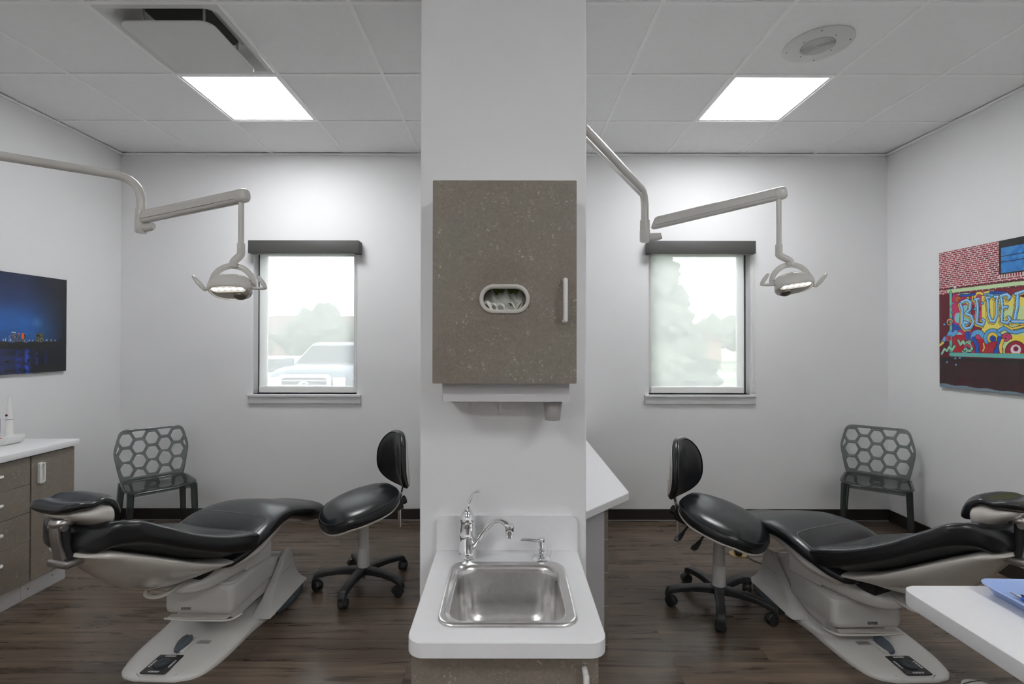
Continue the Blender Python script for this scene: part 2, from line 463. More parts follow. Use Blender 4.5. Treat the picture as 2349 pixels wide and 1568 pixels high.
# ------------------------------------------------------------------ ceiling: lay-in tiles, T-bars, fixtures in their own cells
T = .6105; GY = [4.09 - T * k for k in range(0, 13)]
GX = [-.73 - T * k for k in range(4, -1, -1)] + [-.12, .49 - .388 + .0] + [.712 + T * k for k in range(0, 5)]
fix = {}
def cell(x, y): return (round(x, 2), round(y, 2))
gxl = -.73 - 2 * T; gxr = .712 + T
LIGHTS = [(gxl, GY[2]), (gxr, GY[2]), (gxl, GY[8]), (gxr, GY[8]), (gxl, GY[11]), (gxr, GY[11])]
SKIP = {cell(*c) for c in LIGHTS} | {cell(gxl, GY[3])}
b = nb(); tb = nb()
xs = sorted(set([XL] + [g for g in GX if XL + .1 < g < XR - .1] + [XR]))
for i in range(len(xs) - 1):
    for j in range(len(GY) - 1):
        y1, y0 = min(GY[j], YB), GY[j + 1]
        if y1 <= YF: continue
        y0 = max(y0, YF)
        if cell(xs[i], GY[j + 1]) in SKIP: continue
        box(b, xs[i] + .0005, xs[i + 1] - .0005, y0 + .0005, y1 - .0005, ZC + .004, ZC + .02)
struct('ceiling', b, 'tile', smooth=False)
for x in xs[1:-1]: box(tb, x - .012, x + .012, YF, YB, ZC - .001, ZC + .006, .0015, 1)
for y in GY[1:]:
    if y > YF: box(tb, XL, XR, y - .012, y + .012, ZC - .0012, ZC + .0058, .0015, 1)
trim(tb, 'tbar', smooth=False)
for args in ((XL, XL + .02, YF, YB), (XR - .02, XR, YF, YB), (XL, PX0, YB - .02, YB), (PX1, XR, YB - .02, YB)):
    b = nb(); box(b, *args, ZC - .016, ZC - .002, .001, 1); trim(b, 'tbar', smooth=False)
b = nb(); box(b, XL - .2, XR + .2, YF - .2, YB + .2, ZC + .26, ZC + .3); struct('ceiling_slab', b, 'void', smooth=False)

LL = ['lit square ceiling panel above the bay with the night skyline picture, nearest the left window',
      'lit square ceiling panel above the bay with the colourful mural picture, nearest the right window',
      'lit square ceiling panel overhead on the left side', 'lit square ceiling panel overhead on the right side',
      'lit square ceiling panel behind the viewer on the left', 'lit square ceiling panel behind the viewer on the right']
for (x, y), lb in zip(LIGHTS, LL):
    th = thing('ceiling_light', lb, 'ceiling light', (x + T / 2, y + T / 2, ZC), group='square ceiling light panels')
    h = T / 2 - .012
    b = nb()
    for a in ((-h, h, -h, -h + .016), (-h, h, h - .016, h), (-h, -h + .016, -h + .016, h - .016), (h - .016, h, -h + .016, h - .016)): box(b, *a, .002, .02)
    obj('frame', b, 'tbar', th, smooth=False)
    b = nb(); box(b, -h + .016, h - .016, -h + .016, h - .016, .009, .016); obj('diffuser', b, 'led', th, smooth=False)

# ceiling air diffuser, one cell nearer than the left light
cx, cy = gxl + T / 2, GY[4 - 0] * 0 + GY[3] + T / 2
th = thing('air_diffuser', 'white square ceiling air diffuser with a dropped rounded plaque, next to the left light', 'air vent', (cx, cy, ZC))
h = T / 2 - .013
def sqring(hw, r, z, n=8): return [Vector((x, y, z)) for x, y in rrect(-hw, hw, -hw, hw, r, n)]
b = nb()
loft(b, [sqring(h, .002, .0), sqring(h - .02, .01, -.001), sqring(h - .030, .03, .003), sqring(h - .042, .05, .012), sqring(h - .056, .06, .030), sqring(h - .072, .06, .055), sqring(h - .095, .06, .078), sqring(h - .13, .05, .092), sqring(h - .2, .03, .097)], False, True)
obj('frame', b, 'vent', th, angle=60)
b = nb(); box(b, -h, h, -h, h, .09, .1); obj('duct_top', b, 'void', th)
b = nb(); hp = .222
loft(b, [sqring(hp, .05, -.036), sqring(hp + .003, .053, -.033), sqring(hp + .003, .053, -.028), sqring(hp - .02, .05, -.026)])
obj('plaque', b, 'vent', th, angle=30)
for sx, sy in ((-1, -1), (1, -1), (-1, 1), (1, 1)):
    b = nb(); tube(b, [(sx * .15, sy * .15, -.027), (sx * .15, sy * .15, .03), (sx * .15, sy * .15, .095)], .006, 8); obj('hanger', b, 'vent', th)

# round ceiling loudspeaker
th = thing('ceiling_speaker', 'round white ceiling loudspeaker with a slotted grille, beside the right light panel', 'ceiling speaker', (1.632, 2.575, ZC))
b = nb(); lathe(b, [(.001, -.003), (.080, -.003), (.082, -.005), (.157, -.004), (.163, -.001), (.163, .003), (.001, .003)], 64); obj('plate', b, 'vent', th)
b = nb()
lathe(b, [(.001, -.0035), (.079, -.0035), (.079, -.003), (.001, -.003)], 64); g = obj('grille', b, 'void', th)
b = nb()
for k in range(13):
    r = .0125 + k * .0052
    lathe(b, [(r, -.0035), (r, -.0056), (r + .003, -.0056), (r + .003, -.0035)], 56)
obj('grille_ring', b, 'vent', g)
b = nb(); lathe(b, [(.001, -.010), (.009, -.009), (.010, -.003), (.001, -.003)], 20); obj('centre_cap', b, 'vent', g)
for rr_, m0 in ((.143, 45), (.1, 0)):
    for k in range(4):
        a = R(m0 + 90 * k + 20); b = nb(); lathe(b, [(.001, -.0072), (.0032, -.0066), (.0034, -.004), (.001, -.004)], 10, (rr_ * math.cos(a), rr_ * math.sin(a), 0)); obj('screw', b, 'screw', th)

# ------------------------------------------------------------------ windows
for i, (x0, x1) in enumerate(WIN):
    w = thing('window_%d' % (i + 1), '', ''); del w['label']; del w['category']; w['kind'] = 'structure'
    s = -1 if i == 0 else 1                      # +x or -x side where the wide stile shows
    b = nb()
    for a in ((x0, x0 + .055, WZ0, WZ1), (x1 - .055, x1, WZ0, WZ1), (x0 + .055, x1 - .055, WZ0, WZ0 + .055), (x0 + .055, x1 - .055, WZ1 - .055, WZ1)):
        box(b, a[0], a[1], YB + .10, YB + .15, a[2], a[3], .004, 1)
    obj('window_frame', b, 'trimw', w, smooth=False)
    b = nb(); box(b, x0 + .05, x1 - .05, YB + .124, YB + .128, WZ0 + .05, WZ1 - .05); obj('window_pane', b, 'glass', w, smooth=False)
    # dark gasket lines at both sides of the opening
    b = nb()
    box(b, x0 + .0005, x0 + .006, YB + .085, YB + .099, WZ0, WZ1); box(b, x1 - .006, x1 - .0005, YB + .085, YB + .099, WZ0, WZ1); obj('gasket', b, 'blk', w, smooth=False)
    # sill board and apron
    b = nb(); box(b, x0 - .035, x1 + .035, YB - .032, YB + .10, WZ0 - .022, WZ0, .003, 2); trim(b, 'trimw')
    b = nb(); box(b, x0 - .033, x1 + .033, YB - .018, YB, WZ0 - .078, WZ0 - .022, .003, 2); trim(b, 'trimw')
    # roller shade
    side = 'left window beside the skyline picture bay' if i == 0 else 'right window beside the mural picture bay'
    ch = 1                                        # chain hangs on the +x side of both
    th = thing('roller_blind', 'sheer white roller shade under a charcoal valance covering the ' + ('left window' if i == 0 else 'right window'), 'blind', ((x0 + x1) / 2, YB, WZ1), group='roller shades on the windows')
    cxw = (x0 + x1) / 2; hw = (x1 - x0) / 2
    vx0, vx1 = (-2.108 - cxw, -1.207 - cxw) if i == 0 else (1.150 - cxw, 2.024 - cxw)
    b = nb(); box(b, vx0, vx1, -.085, -.002, 2.196 - WZ1, 2.299 - WZ1, .003, 2); obj('valance', b, 'val', th)
    b = nb(); tube(b, [(-hw + .01, -.035, -.045), (hw - .01, -.035, -.045)], .022, 20); obj('roller_tube', b, 'alu', th)
    fx0, fx1 = (-hw + .045, hw - .020) if i == 0 else (-hw + .020, hw - .050)
    b = nb(); fz0, fz1 = WZ0 - WZ1 + .055, -.05
    nx, nz = 24, 10
    grid = [[b.verts.new((fx0 + (fx1 - fx0) * p / nx, .016 + .0012 * math.sin(p * 1.1 + q * .7), fz0 + (fz1 - fz0) * q / nz)) for p in range(nx + 1)] for q in range(nz + 1)]
    for q in range(nz):
        for p in range(nx): b.faces.new((grid[q][p], grid[q][p + 1], grid[q + 1][p + 1], grid[q + 1][p]))
    obj('shade_fabric', b, 'fabric', th)
    b = nb(); box(b, fx0, fx1, .004, .028, fz0 - .046, fz0 + .008, .008, 3); obj('hem_bar', b, 'white', th)
    cxh = (hw - .012) if i == 0 else (hw + .012)
    yc = -.006 if i == 0 else -.03
    b = nb(); tube(b, [(cxh - .009, yc, -.07), (cxh - .009, yc, WZ0 - WZ1 + .12)], .0022, 8); tube(b, [(cxh + .009, yc, -.07), (cxh + .009, yc, WZ0 - WZ1 + .12)], .0022, 8)
    k = obj('pull_chain', b, 'white', th)
    b = nb(); path = [(cxh + .013 * math.cos(a), yc, WZ0 - WZ1 + .105 + .016 * math.sin(a)) for a in [2 * PI * q / 24 for q in range(25)]]
    tube(b, path, .0032, 8); box(b, cxh - .012, cxh + .012, yc - .003, yc + .006, WZ0 - WZ1 + .015, WZ0 - WZ1 + .085, .003, 1); obj('chain_tensioner', b, 'white', k)

# ------------------------------------------------------------------ outdoors
b = nb(); box(b, -60, 60, YB + .5, 140, -.75, -.5); o = struct('ground_outside', b, 'grass', smooth=False)
b = nb(); box(b, -26, -1.2, 5.5, 22, -.499, -.47); o = struct('parking_lot', b, 'asphalt', smooth=False)
b = nb(); box(b, -40, 40, 27, 31, -.499, -.46); o = struct('road', b, 'kerb', smooth=False)

def wheel(p, x, y, z, r=.38, w=.26):
    b = nb(); M4 = Matrix.Rotation(PI / 2, 4, 'Y')
    lathe(b, [(.001, -w / 2), (r * .6, -w / 2), (r * .93, -w / 2), (r, -w / 2 + .04), (r, w / 2 - .04), (r * .93, w / 2), (r * .6, w / 2 - .02), (.001, w / 2 - .05)], 32, (x, y, z), M4)
    o = obj('wheel', b, 'tyre', p)
    b = nb(); lathe(b, [(.001, -w / 2 - .006), (r * .58, -w / 2 - .004), (r * .6, -w / 2 + .02), (.001, -w / 2 + .02)], 24, (x, y, z), M4 if x < 0 else Matrix.Rotation(-PI / 2, 4, 'Y')); obj('hubcap', b, 'alu', o)

tr = thing('pickup_truck', 'slate blue pickup truck with a chrome-framed grille parked facing the left window', 'truck', (-4.99, 12.2, -.47))
b = nb()      # front clip: hood and fenders
rings = []
for y, hw, zt, zb in ((0, .93, 1.10, .42), (.05, .98, 1.16, .40), (.3, 1.0, 1.24, .40), (.8, 1.0, 1.30, .40), (1.35, 1.0, 1.33, .40), (5.6, 1.0, 1.33, .45)):
    rings.append([Vector((x, y, z)) for x, z in ((-hw, zb), (-hw, (zb + zt) / 2), (-hw * .98, zt - .12), (-hw * .88, zt - .01), (-hw * .45, zt + .05), (hw * .45, zt + .05), (hw * .88, zt - .01), (hw * .98, zt - .12), (hw, (zb + zt) / 2), (hw, zb))])
loft(b, rings); obj('body', b, 'truck', tr, angle=50)
b = nb(); rings = []
for z, y0, y1, hw in ((1.30, 1.35, 3.7, .93), (1.62, 1.85, 3.6, .84), (1.86, 2.25, 3.45, .76), (1.93, 2.5, 3.3, .70)):
    rings.append([Vector((x, y, z)) for x, y in rrect(-hw, hw, y0, y1, .12, 4)])
loft(b, rings); cab = obj('cab', b, 'truck', tr, angle=50)
b = nb(); v = [b.verts.new(p) for p in ((-.84, 1.40, 1.36), (.84, 1.40, 1.36), (.70, 2.16, 1.83), (-.70, 2.16, 1.83))]; b.faces.new(v)
r = bmesh.ops.solidify(b, geom=b.faces[:], thickness=.02); obj('windshield', b, 'cargl', cab, smooth=False)
b = nb(); gr = rrect(-.66, .66, .62, 1.14, .12, 6); gi = rrect(-.56, .56, .68, 1.06, .08, 6)
loft(b, [[Vector((x, -.07, z)) for x, z in gi], [Vector((x, -.10, z)) for x, z in gi], [Vector((x, -.10, z)) for x, z in gr], [Vector((x, .03, z)) for x, z in gr]], False, False)
g = obj('grille_surround', b, 'chrome', tr)
b = nb(); box(b, -.6, .6, -.05, .02, .64, 1.1); obj('grille_mesh', b, 'blk', g)
for z in (.76, .87, .98): b = nb(); box(b, -.57, .57, -.075, -.03, z - .018, z + .018, .008, 2); obj('grille_bar', b, 'alu', g)
b = nb()
for ax, az, c_ in ((.13, .088, .87), (.05, .088, .87), (.09, .035, .905)):
    tube(b, [(ax * math.cos(a), -.115, c_ + az * math.sin(a)) for a in [2 * PI * q / 28 for q in range(29)]], .014, 8)
obj('emblem', b, 'chrome', g)
for s in (-1, 1):
    b = nb(); box(b, *sorted((s * .67, s * .965)), -.04, .2, .80, 1.06, .04, 3); obj('headlight', b, 'white', tr)
    b = nb(); box(b, *sorted((s * 1.0, s * 1.24)), 1.5, 1.68, 1.28, 1.5, .04, 3); obj('side_mirror', b, 'truck', tr)
    for y in (.85, 4.4): wheel(tr, s * .86, y, .39)
b = nb(); box(b, -.96, .96, -.12, .1, .36, .60, .05, 3); obj('bumper', b, 'alu', tr)

ca = thing('car', 'white car parked behind the pickup truck outside the left window', 'car', (-8.1, 17.5, -.47), R(8))
b = nb(); rings = []
for y, hw, zt in ((-2.2, .72, .66), (-2.1, .84, .74), (-1.5, .9, .84), (-.9, .9, .92), (1.6, .9, .95), (2.2, .84, .9), (2.35, .7, .8)):
    rings.append([Vector((x, y, z)) for x, z in ((-hw, .22), (-hw, .5), (-hw * .95, zt - .08), (-hw * .8, zt), (hw * .8, zt), (hw * .95, zt - .08), (hw, .5), (hw, .22))])
loft(b, rings); obj('body', b, 'carw', ca)
b = nb(); rings = []
for z, y0, y1, hw in ((.90, -1.0, 1.7, .78), (1.2, -.4, 1.3, .66), (1.38, 0, .95, .58), (1.42, .15, .8, .5)):
    rings.append([Vector((x, y, z)) for x, y in rrect(-hw, hw, y0, y1, .1, 4)])
loft(b, rings); cb = obj('cabin', b, 'carw', ca)
b = nb(); v = [b.verts.new(p) for p in ((-.70, -.99, .95), (.70, -.99, .95), (.56, -.13, 1.33), (-.56, -.13, 1.33))]; b.faces.new(v); bmesh.ops.solidify(b, geom=b.faces[:], thickness=.02); obj('windshield', b, 'cargl', cb, smooth=False)
for s in (-1, 1):
    b = nb(); box(b, *sorted((s * .5, s * .8)), -2.22, -2.0, .55, .68, .03, 2); obj('headlight', b, 'frost', ca)
    for y in (-1.4, 1.4): wheel(ca, s * .8, y, .3, .3, .2)

ho = thing('house', 'long low tan brick house with a brown roof far beyond the left window', 'house', (-17.5, 46, -.5), R(4))
b = nb(); box(b, -9, 9, 0, 9, 0, 2.6); obj('wall', b, 'brick', ho, smooth=False)
b = nb(); loft(b, [[Vector(p) for p in ((-9.6, -.6, 2.6), (9.6, -.6, 2.6), (9.6, 9.6, 2.6), (-9.6, 9.6, 2.6))], [Vector(p) for p in ((-6, 4.4, 4.6), (6, 4.4, 4.6), (6, 4.6, 4.6), (-6, 4.6, 4.6))]]); obj('roof', b, 'roof', ho, smooth=False)
for x in (-6, -3, 1, 4.5): b = nb(); box(b, x, x + 1.3, -.05, .05, 1, 2.1); obj('window', b, 'cargl', ho, smooth=False)
sh = thing('shed', 'small grey-brown shed beyond the lawn outside the right window', 'shed', (14.0, 36, -.5), R(-10))
b = nb(); box(b, -1.6, 1.6, 0, 3, 0, 2.1); obj('wall', b, 'brick', sh, smooth=False)
b = nb(); loft(b, [[Vector(p) for p in ((-1.8, -.2, 2.1), (1.8, -.2, 2.1), (1.8, 3.2, 2.1), (-1.8, 3.2, 2.1))], [Vector(p) for p in ((-.1, -.2, 2.8), (.1, -.2, 2.8), (.1, 3.2, 2.8), (-.1, 3.2, 2.8))]]); obj('roof', b, 'roof', sh, smooth=False)

def crown(rings_, seed, cone=False):
    rnd = random.Random(seed); b = nb()
    for (x, y, z, r) in rings_:
        g = bmesh.ops.create_icosphere(b, subdivisions=3, radius=r)['verts']
        ph = [rnd.uniform(0, 6) for _ in range(6)]
        for v in g:
            d = v.co.normalized()
            k = 1 + .18 * math.sin(5 * d.x + ph[0]) * math.sin(5 * d.y + ph[1]) + .12 * math.sin(11 * d.z + ph[2]) * math.sin(9 * d.x + ph[3]) + rnd.uniform(-.10, .10)
            v.co = Vector((d.x * r * k + x, d.y * r * k + y, d.z * r * k * .85 + z))
    return b
def tree(label, loc, blobs, seed, tr_h, cat='tree', name='tree', group=None):
    t_ = thing(name, label, cat, loc, group=group)
    obj('foliage', crown(blobs, seed), 'leaf', t_, smooth=False)
    if tr_h: b = nb(); tube(b, [(0, 0, -.02), (.03, 0, tr_h * .5), (0, .05, tr_h)], [.16, .12, .07], 10); obj('trunk', b, 'bark', t_)
    return t_
bl = []; rnd = random.Random(3)
for k in range(26):
    z = .6 + k * .21; rr = 2.3 * (1 - (z / 6.6)) + .3
    a = k * 2.4; bl.append((rr * .55 * math.cos(a), rr * .55 * math.sin(a), z, rr * .42 + .15))
tree('tall broad conical evergreen tree filling the left half of the right window', (5.1, 18.0, -.5), bl, 4, 5.6, name='evergreen_tree')
tree('round bushy tree beyond the road seen through the left window at the right', (-14.5, 38, -.5), [(0, 0, 2.9, 1.9), (1.6, .3, 2.3, 1.4), (-1.7, 0, 2.2, 1.5), (.4, .2, 4.0, 1.1)], 5, 3)
tree('low spreading tree beyond the white car outside the left window', (-20.3, 36, -.5), [(0, 0, 2.2, 1.6), (1.9, .3, 1.9, 1.2), (-1.9, 0, 1.8, 1.3)], 6, 2.2)
tree('far pale tree on the skyline at the middle of the right window', (20.0, 48, -.5), [(0, 0, 2.8, 1.9), (2.3, .3, 2.9, 1.8), (-2.2, 0, 1.9, 1.3), (4.8, 0, 2.4, 2.0)], 7, 3)
tree('rounded green shrub on the lawn at the right edge of the right window', (8.0, 14.5, -.5), [(0, 0, .55, .8), (.7, .1, .5, .7), (1.3, 0, .8, .8)], 8, 0, 'shrub', 'shrub')
tree('low green shrub at the lower left of the right window', (3.3, 8.6, -.5), [(0, 0, .35, .5), (.4, .1, .3, .4), (-.5, 0, .3, .45)], 9, 0, 'shrub', 'shrub')
# ------------------------------------------------------------------ left bay: base cabinets, worktop, curing light, skyline picture
ZT = .864
def handle_bar(parent, p0, p1, out, r=.006, name='handle', mat='white'):
    """flat bow handle standing off a front, p0 -> p1, 'out' is the stand-off vector"""
    p0, p1, out = Vector(p0), Vector(p1), Vector(out)
    d = (p1 - p0).normalized()
    path = [p0, p0 + out * .8 + d * .002, p0 + out + d * .012, p1 + out - d * .012, p1 + out * .8 - d * .002, p1]
    b = nb(); tube(b, smooth_path(path, 5), r, 12); return obj(name, b, mat, parent)
FX = -2.700
wt = nb(); box(wt, XL + .001, -2.682, .9, 3.095, ZT - .036, ZT, .003, 2)
wt = obj('worktop', wt, 'lam'); tag(wt, 'long white laminate worktop on the cabinets along the left wall', 'countertop')
th = thing('base_cabinet', 'narrow speckled brown one-door cabinet at the far end of the left worktop', 'cabinet', (-2.95, 2.93, 0))
o_ = Vector((-2.95, 2.93, 0))
def L(bm): return xform(bm, Matrix.Translation(-o_))
b = nb(); box(b, XL + .002, FX - .02, 2.797, 3.078, .115, ZT - .037); obj('carcass', L(b), 'lam', th, smooth=False)
b = nb(); box(b, XL + .002, FX - .055, 2.797, 3.078, 0, .1145); obj('toe_kick', L(b), 'lam', th, smooth=False)
b = nb(); box(b, FX - .019, FX, 2.799, 3.076, .117, .820, .0015, 1); d = obj('door', L(b), 'stone', th, smooth=False)
b = nb()      # recessed pull: rounded frame with a hollow
po = rrect(2.835, 2.870, .655, .775, .010, 5); pi_ = rrect(2.842, 2.863, .664, .766, .007, 5)
def yz(pts, x): return [Vector((x, y, z)) for y, z in pts]
loft(b, [yz(po, FX - .001), yz(po, FX + .014), yz(pi_, FX + .016), yz(pi_, FX + .006)], True, True)
obj('handle', L(b), 'white', d)
for y, z in ((2.99, .06), (2.84, .05)): b = nb(); lathe(b, [(.001, -.001), (.004, -.001), (.004, .0008), (.001, .0008)], 12, (FX - .0545, y, z), Matrix.Rotation(PI / 2, 4, 'Y')); obj('screw', L(b), 'screw', th)

dz = [(.667, .820), (.509, .665), (.348, .507), (.117, .346)]
ygs = [(2.33, 2.794), (1.86, 2.327), (1.39, 1.857)]
tags_ = ['speckled brown four-drawer cabinet beside the narrow door cabinet under the left worktop',
         'speckled brown four-drawer cabinet second from the far end of the left worktop', 'speckled brown four-drawer cabinet third from the far end of the left worktop']
for (y0, y1), lb in zip(ygs, tags_):
    th = thing('drawer_cabinet', lb, 'cabinet', (-2.95, (y0 + y1) / 2, 0)); o_ = Vector((-2.95, (y0 + y1) / 2, 0))
    b = nb(); box(b, XL + .002, FX - .02, y0, y1, .115, ZT - .037); obj('carcass', L(b), 'lam', th, smooth=False)
    b = nb(); box(b, XL + .002, FX - .055, y0, y1, 0, .1145); obj('toe_kick', L(b), 'lam', th, smooth=False)
    for z0, z1 in dz:
        b = nb(); box(b, FX - .019, FX, y0 + .002, y1 - .002, z0, z1, .0015, 1); d = obj('drawer', L(b), 'stone', th, smooth=False)
        zc = z1 - .068
        b = nb(); yc = (y0 + y1) / 2      # thin shelf-like pull
        prism(b, [(FX - .001, yc - .105), (FX - .001, yc + .075), (FX + .012, yc + .072), (FX + .030, yc + .052), (FX + .032, yc - .082), (FX + .012, yc - .102)][::-1], zc - .004, zc + .005, 'xy', .002, 1)
        obj('handle', L(b), 'white', d)

# dental curing light in its charging base
th = thing('curing_light', 'slim white cordless dental curing light standing in its charging base on the left worktop', 'dental tool', (-2.985, 2.93, ZT))
b = nb(); prism(b, [(-.10, 0), (.045, 0), (.060, .012), (.072, .052), (-.10, .052)], -.055, .055, 'xz', .006, 2); bs = obj('charging_base', b, 'white', th)
b = nb(); box(b, -.07, .035, -.0562, -.0545, .041, .0455, .0005, 1); obj('stripe', b, 'red', bs, smooth=False)
b = nb(); tube(b, [(.022, 0, .045), (.022, 0, .10), (.022, 0, .145)], [.019, .018, .0165], 24)
w = obj('handpiece', b, 'white', th)
b = nb(); tube(b, [(.022, 0, .147), (.022, 0, .20), (.022, 0, .255), (.024, 0, .285)], [.0165, .0135, .009, .006], 24); obj('handpiece_head', b, 'white', w)
b = nb(); tube(b, [(.022, 0, .1445), (.022, 0, .1478)], .0171, 24); obj('joint_ring', b, 'screw', w)
b = nb(); lathe(b, [(.001, -.003), (.0068, -.002), (.0072, .001), (.001, .002)], 16, (.022, -.0158, .172), Matrix.Rotation(PI / 2, 4, 'X')); obj('button', b, nmat('dark_red_button', (.10, .01, .015), .3), w)
th2 = thing('light_shield', 'translucent white box standing at the left edge of the picture beside the curing light', 'box', (-3.075, 2.93, ZT + .0525))
b = nb(); box(b, -.045, .035, -.03, .03, 0, .1, .008, 2); obj('shell', b, 'frost', th2)

# ------------------------------------------------------------------ sink end of the partition
CX = -.0105
th = thing('sink_cabinet', 'speckled brown cabinet with a white bow handle under the small sink counter', 'cabinet', (CX, 1.24, 0)); o_ = Vector((CX, 1.24, 0))
b = nb()
for a in ((-.195, -.179, 1.055, PY - .001), (.169, .185, 1.055, PY - .001), (-.179, .169, PY - .009, PY - .001)): box(b, *a, .1, ZT - .0345)
box(b, -.195, .185, 1.055, PY - .001, .1, .116); obj('carcass', L(b), 'lam', th, smooth=False)
b = nb(); box(b, -.17, .16, 1.10, PY - .001, 0, .0995); obj('toe_kick', L(b), 'base', th, smooth=False)
b = nb(); box(b, -.2, .193, 1.035, 1.054, .105, ZT - .035, .0015, 1); d = obj('door', L(b), 'stone', th, smooth=False)
handle_bar(d, Vector((.163, 1.0345, .792)) - o_, Vector((.163, 1.0345, .66)) - o_, (0, -.026, 0), .0062)

wt = thing('sink_worktop', 'small white laminate sink counter with rounded corners and a backsplash on the partition end', 'countertop', (CX, 1.24, ZT)); o_ = Vector((CX, 1.24, ZT))
cx0, cx1, cy0, cy1 = -.2055, .207, 1.004, PY - .001
SX0, SX1, SY0, SY1 = -.1525, .1565, 1.058, 1.362          # sink rim
outer = rrect(cx0, cx1, cy0, cy1 + .03, .035, 8); outer = [(x, min(y, cy1)) for x, y in outer]
inner = rrect(SX0 + .012, SX1 - .012, SY0 + .012, SY1 - .012, .045, 8)
b = nb()
ro = [Vector((x, y, ZT)) for x, y in outer]; ri = [Vector((x, y, ZT)) for x, y in inner]
dn = Vector((0, 0, -.034)); 
def ins(pts, k):
    c = Vector((CX, 1.24, 0)); return [Vector((c.x + (p.x - c.x) * k, c.y + (p.y - c.y) * k, p.z)) for p in pts]
loft(b, [[p + dn for p in ri], ri, [p for p in ins(ro, .992)], [p + Vector((0, 0, -.002)) for p in ro], [p + Vector((0, 0, -.032)) for p in ro], [p + dn for p in ins(ro, .99)], [p + dn for p in ri]], False, False)
bmesh.ops.remove_doubles(b, verts=b.verts, dist=1e-5)
obj('deck', L(b), 'lam', wt, angle=35)
b = nb(); bo = rrect(-.2055, .207, ZT - .03, ZT + .102, .022, 6); bo = [(x, max(z, ZT + .0005)) for x, z in bo]
b = nb(); vs = [Vector((x, PY - .018, z)) for x, z in bo]
loft(b, [[Vector((x, PY - .001, z)) for x, z in bo], vs]); obj('backsplash', L(b), 'lam', wt, smooth=False)

sk = thing('sink', 'small square stainless steel drop-in sink in the white counter', 'sink', ((SX0 + SX1) / 2, (SY0 + SY1) / 2, ZT)); o_ = Vector(((SX0 + SX1) / 2, (SY0 + SY1) / 2, ZT))
def rr3(g, z, r): return [Vector((x, y, ZT + z)) for x, y in rrect(SX0 + g, SX1 - g, SY0 + g, SY1 - g, r, 8)]
b = nb()
loft(b, [rr3(.0, .0008, .038), rr3(.001, .004, .037), rr3(.004, .0065, .036), rr3(.009, .0055, .036), rr3(.018, .0035, .040), rr3(.0215, .0015, .045), rr3(.024, -.004, .048), rr3(.026, -.015, .05), rr3(.030, -.09, .052),
         rr3(.034, -.118, .054), rr3(.043, -.136, .058), rr3(.058, -.145, .06), rr3(.08, -.149, .05), rr3(.115, -.151, .025), rr3(.138, -.152, .012)], False, True)
o2 = obj('basin', L(b), 'steel', sk, angle=60)
b = nb(); lathe(b, [(.001, -.1495), (.02, -.1495), (.030, -.1475), (.036, -.1485), (.038, -.1505), (.001, -.151)], 32, (0, 0, 0)); obj('drain', b, 'chrome', sk)

fa = thing('faucet', 'chrome single-lever faucet at the back left of the steel sink', 'faucet', (-.111, 1.398, ZT))
b = nb(); lathe(b, [(.001, 0), (.0255, 0), (.0255, .018), (.0245, .020), (.001, .020)], 40); lathe(b, [(.001, .0195), (.0232, .0195), (.0232, .056), (.0240, .058), (.0240, .067), (.0225, .069), (.0215, .090), (.0200, .104), (.001, .106)], 40); obj('body', b, 'chrome', fa)
b = nb()
lathe(b, [(.001, .103), (.0215, .101), (.0225, .104), (.0205, .113), (.0150, .127), (.0080, .140), (.001, .143)], 36); 
path = smooth_path([(0, 0, .138), (.004, -.001, .156), (.013, -.003, .176), (.022, -.006, .187), (.034, -.010, .189)], 6)
tube(b, path, [.0115 - .0045 * abs(math.sin(k / (len(path) - 1) * PI * .62)) for k in range(len(path))], 14, flat=(1.25, .62)); obj('lever', b, 'chrome', fa)
b = nb(); path = smooth_path([(.010, -.006, .030), (.030, -.018, .050), (.062, -.040, .102), (.078, -.051, .121), (.096, -.062, .127), (.112, -.074, .121), (.118, -.079, .112)], 6)
tube(b, path, [.0105 + .0015 * math.sin(k * .2) for k in range(len(path))], 16, flat=(1.1, .75)); sp = obj('spout', b, 'chrome', fa)
b = nb(); lathe(b, [(.0108, 0), (.0112, .003), (.0112, .012), (.0118, .014), (.0122, .030), (.0105, .034), (.001, .035)], 28, (.119, -.080, .090)); obj('aerator', b, 'chrome', sp)

so = thing('soap_dispenser', 'chrome soap dispenser pump at the back right of the steel sink', 'soap dispenser', (.098, 1.388, ZT))
b = nb(); lathe(b, [(.001, 0), (.0245, 0), (.0245, .002), (.020, .005), (.0135, .0075), (.0135, .018), (.0145, .020), (.0090, .023), (.0105, .028), (.0065, .032), (.0065, .040), (.001, .041)], 36); obj('base', b, 'chrome', so)
b = nb(); lathe(b, [(.001, .036), (.0080, .036), (.0092, .050), (.0092, .0575), (.008, .0595), (.001, .060)], 28); tube(b, [(-.004, 0, .0515), (-.035, -.001, .0545), (-.056, -.001, .0555), (-.059, -.001, .053)], [.0055, .0048, .0045, .0032], 14); obj('pump_head', b, 'chrome', so)

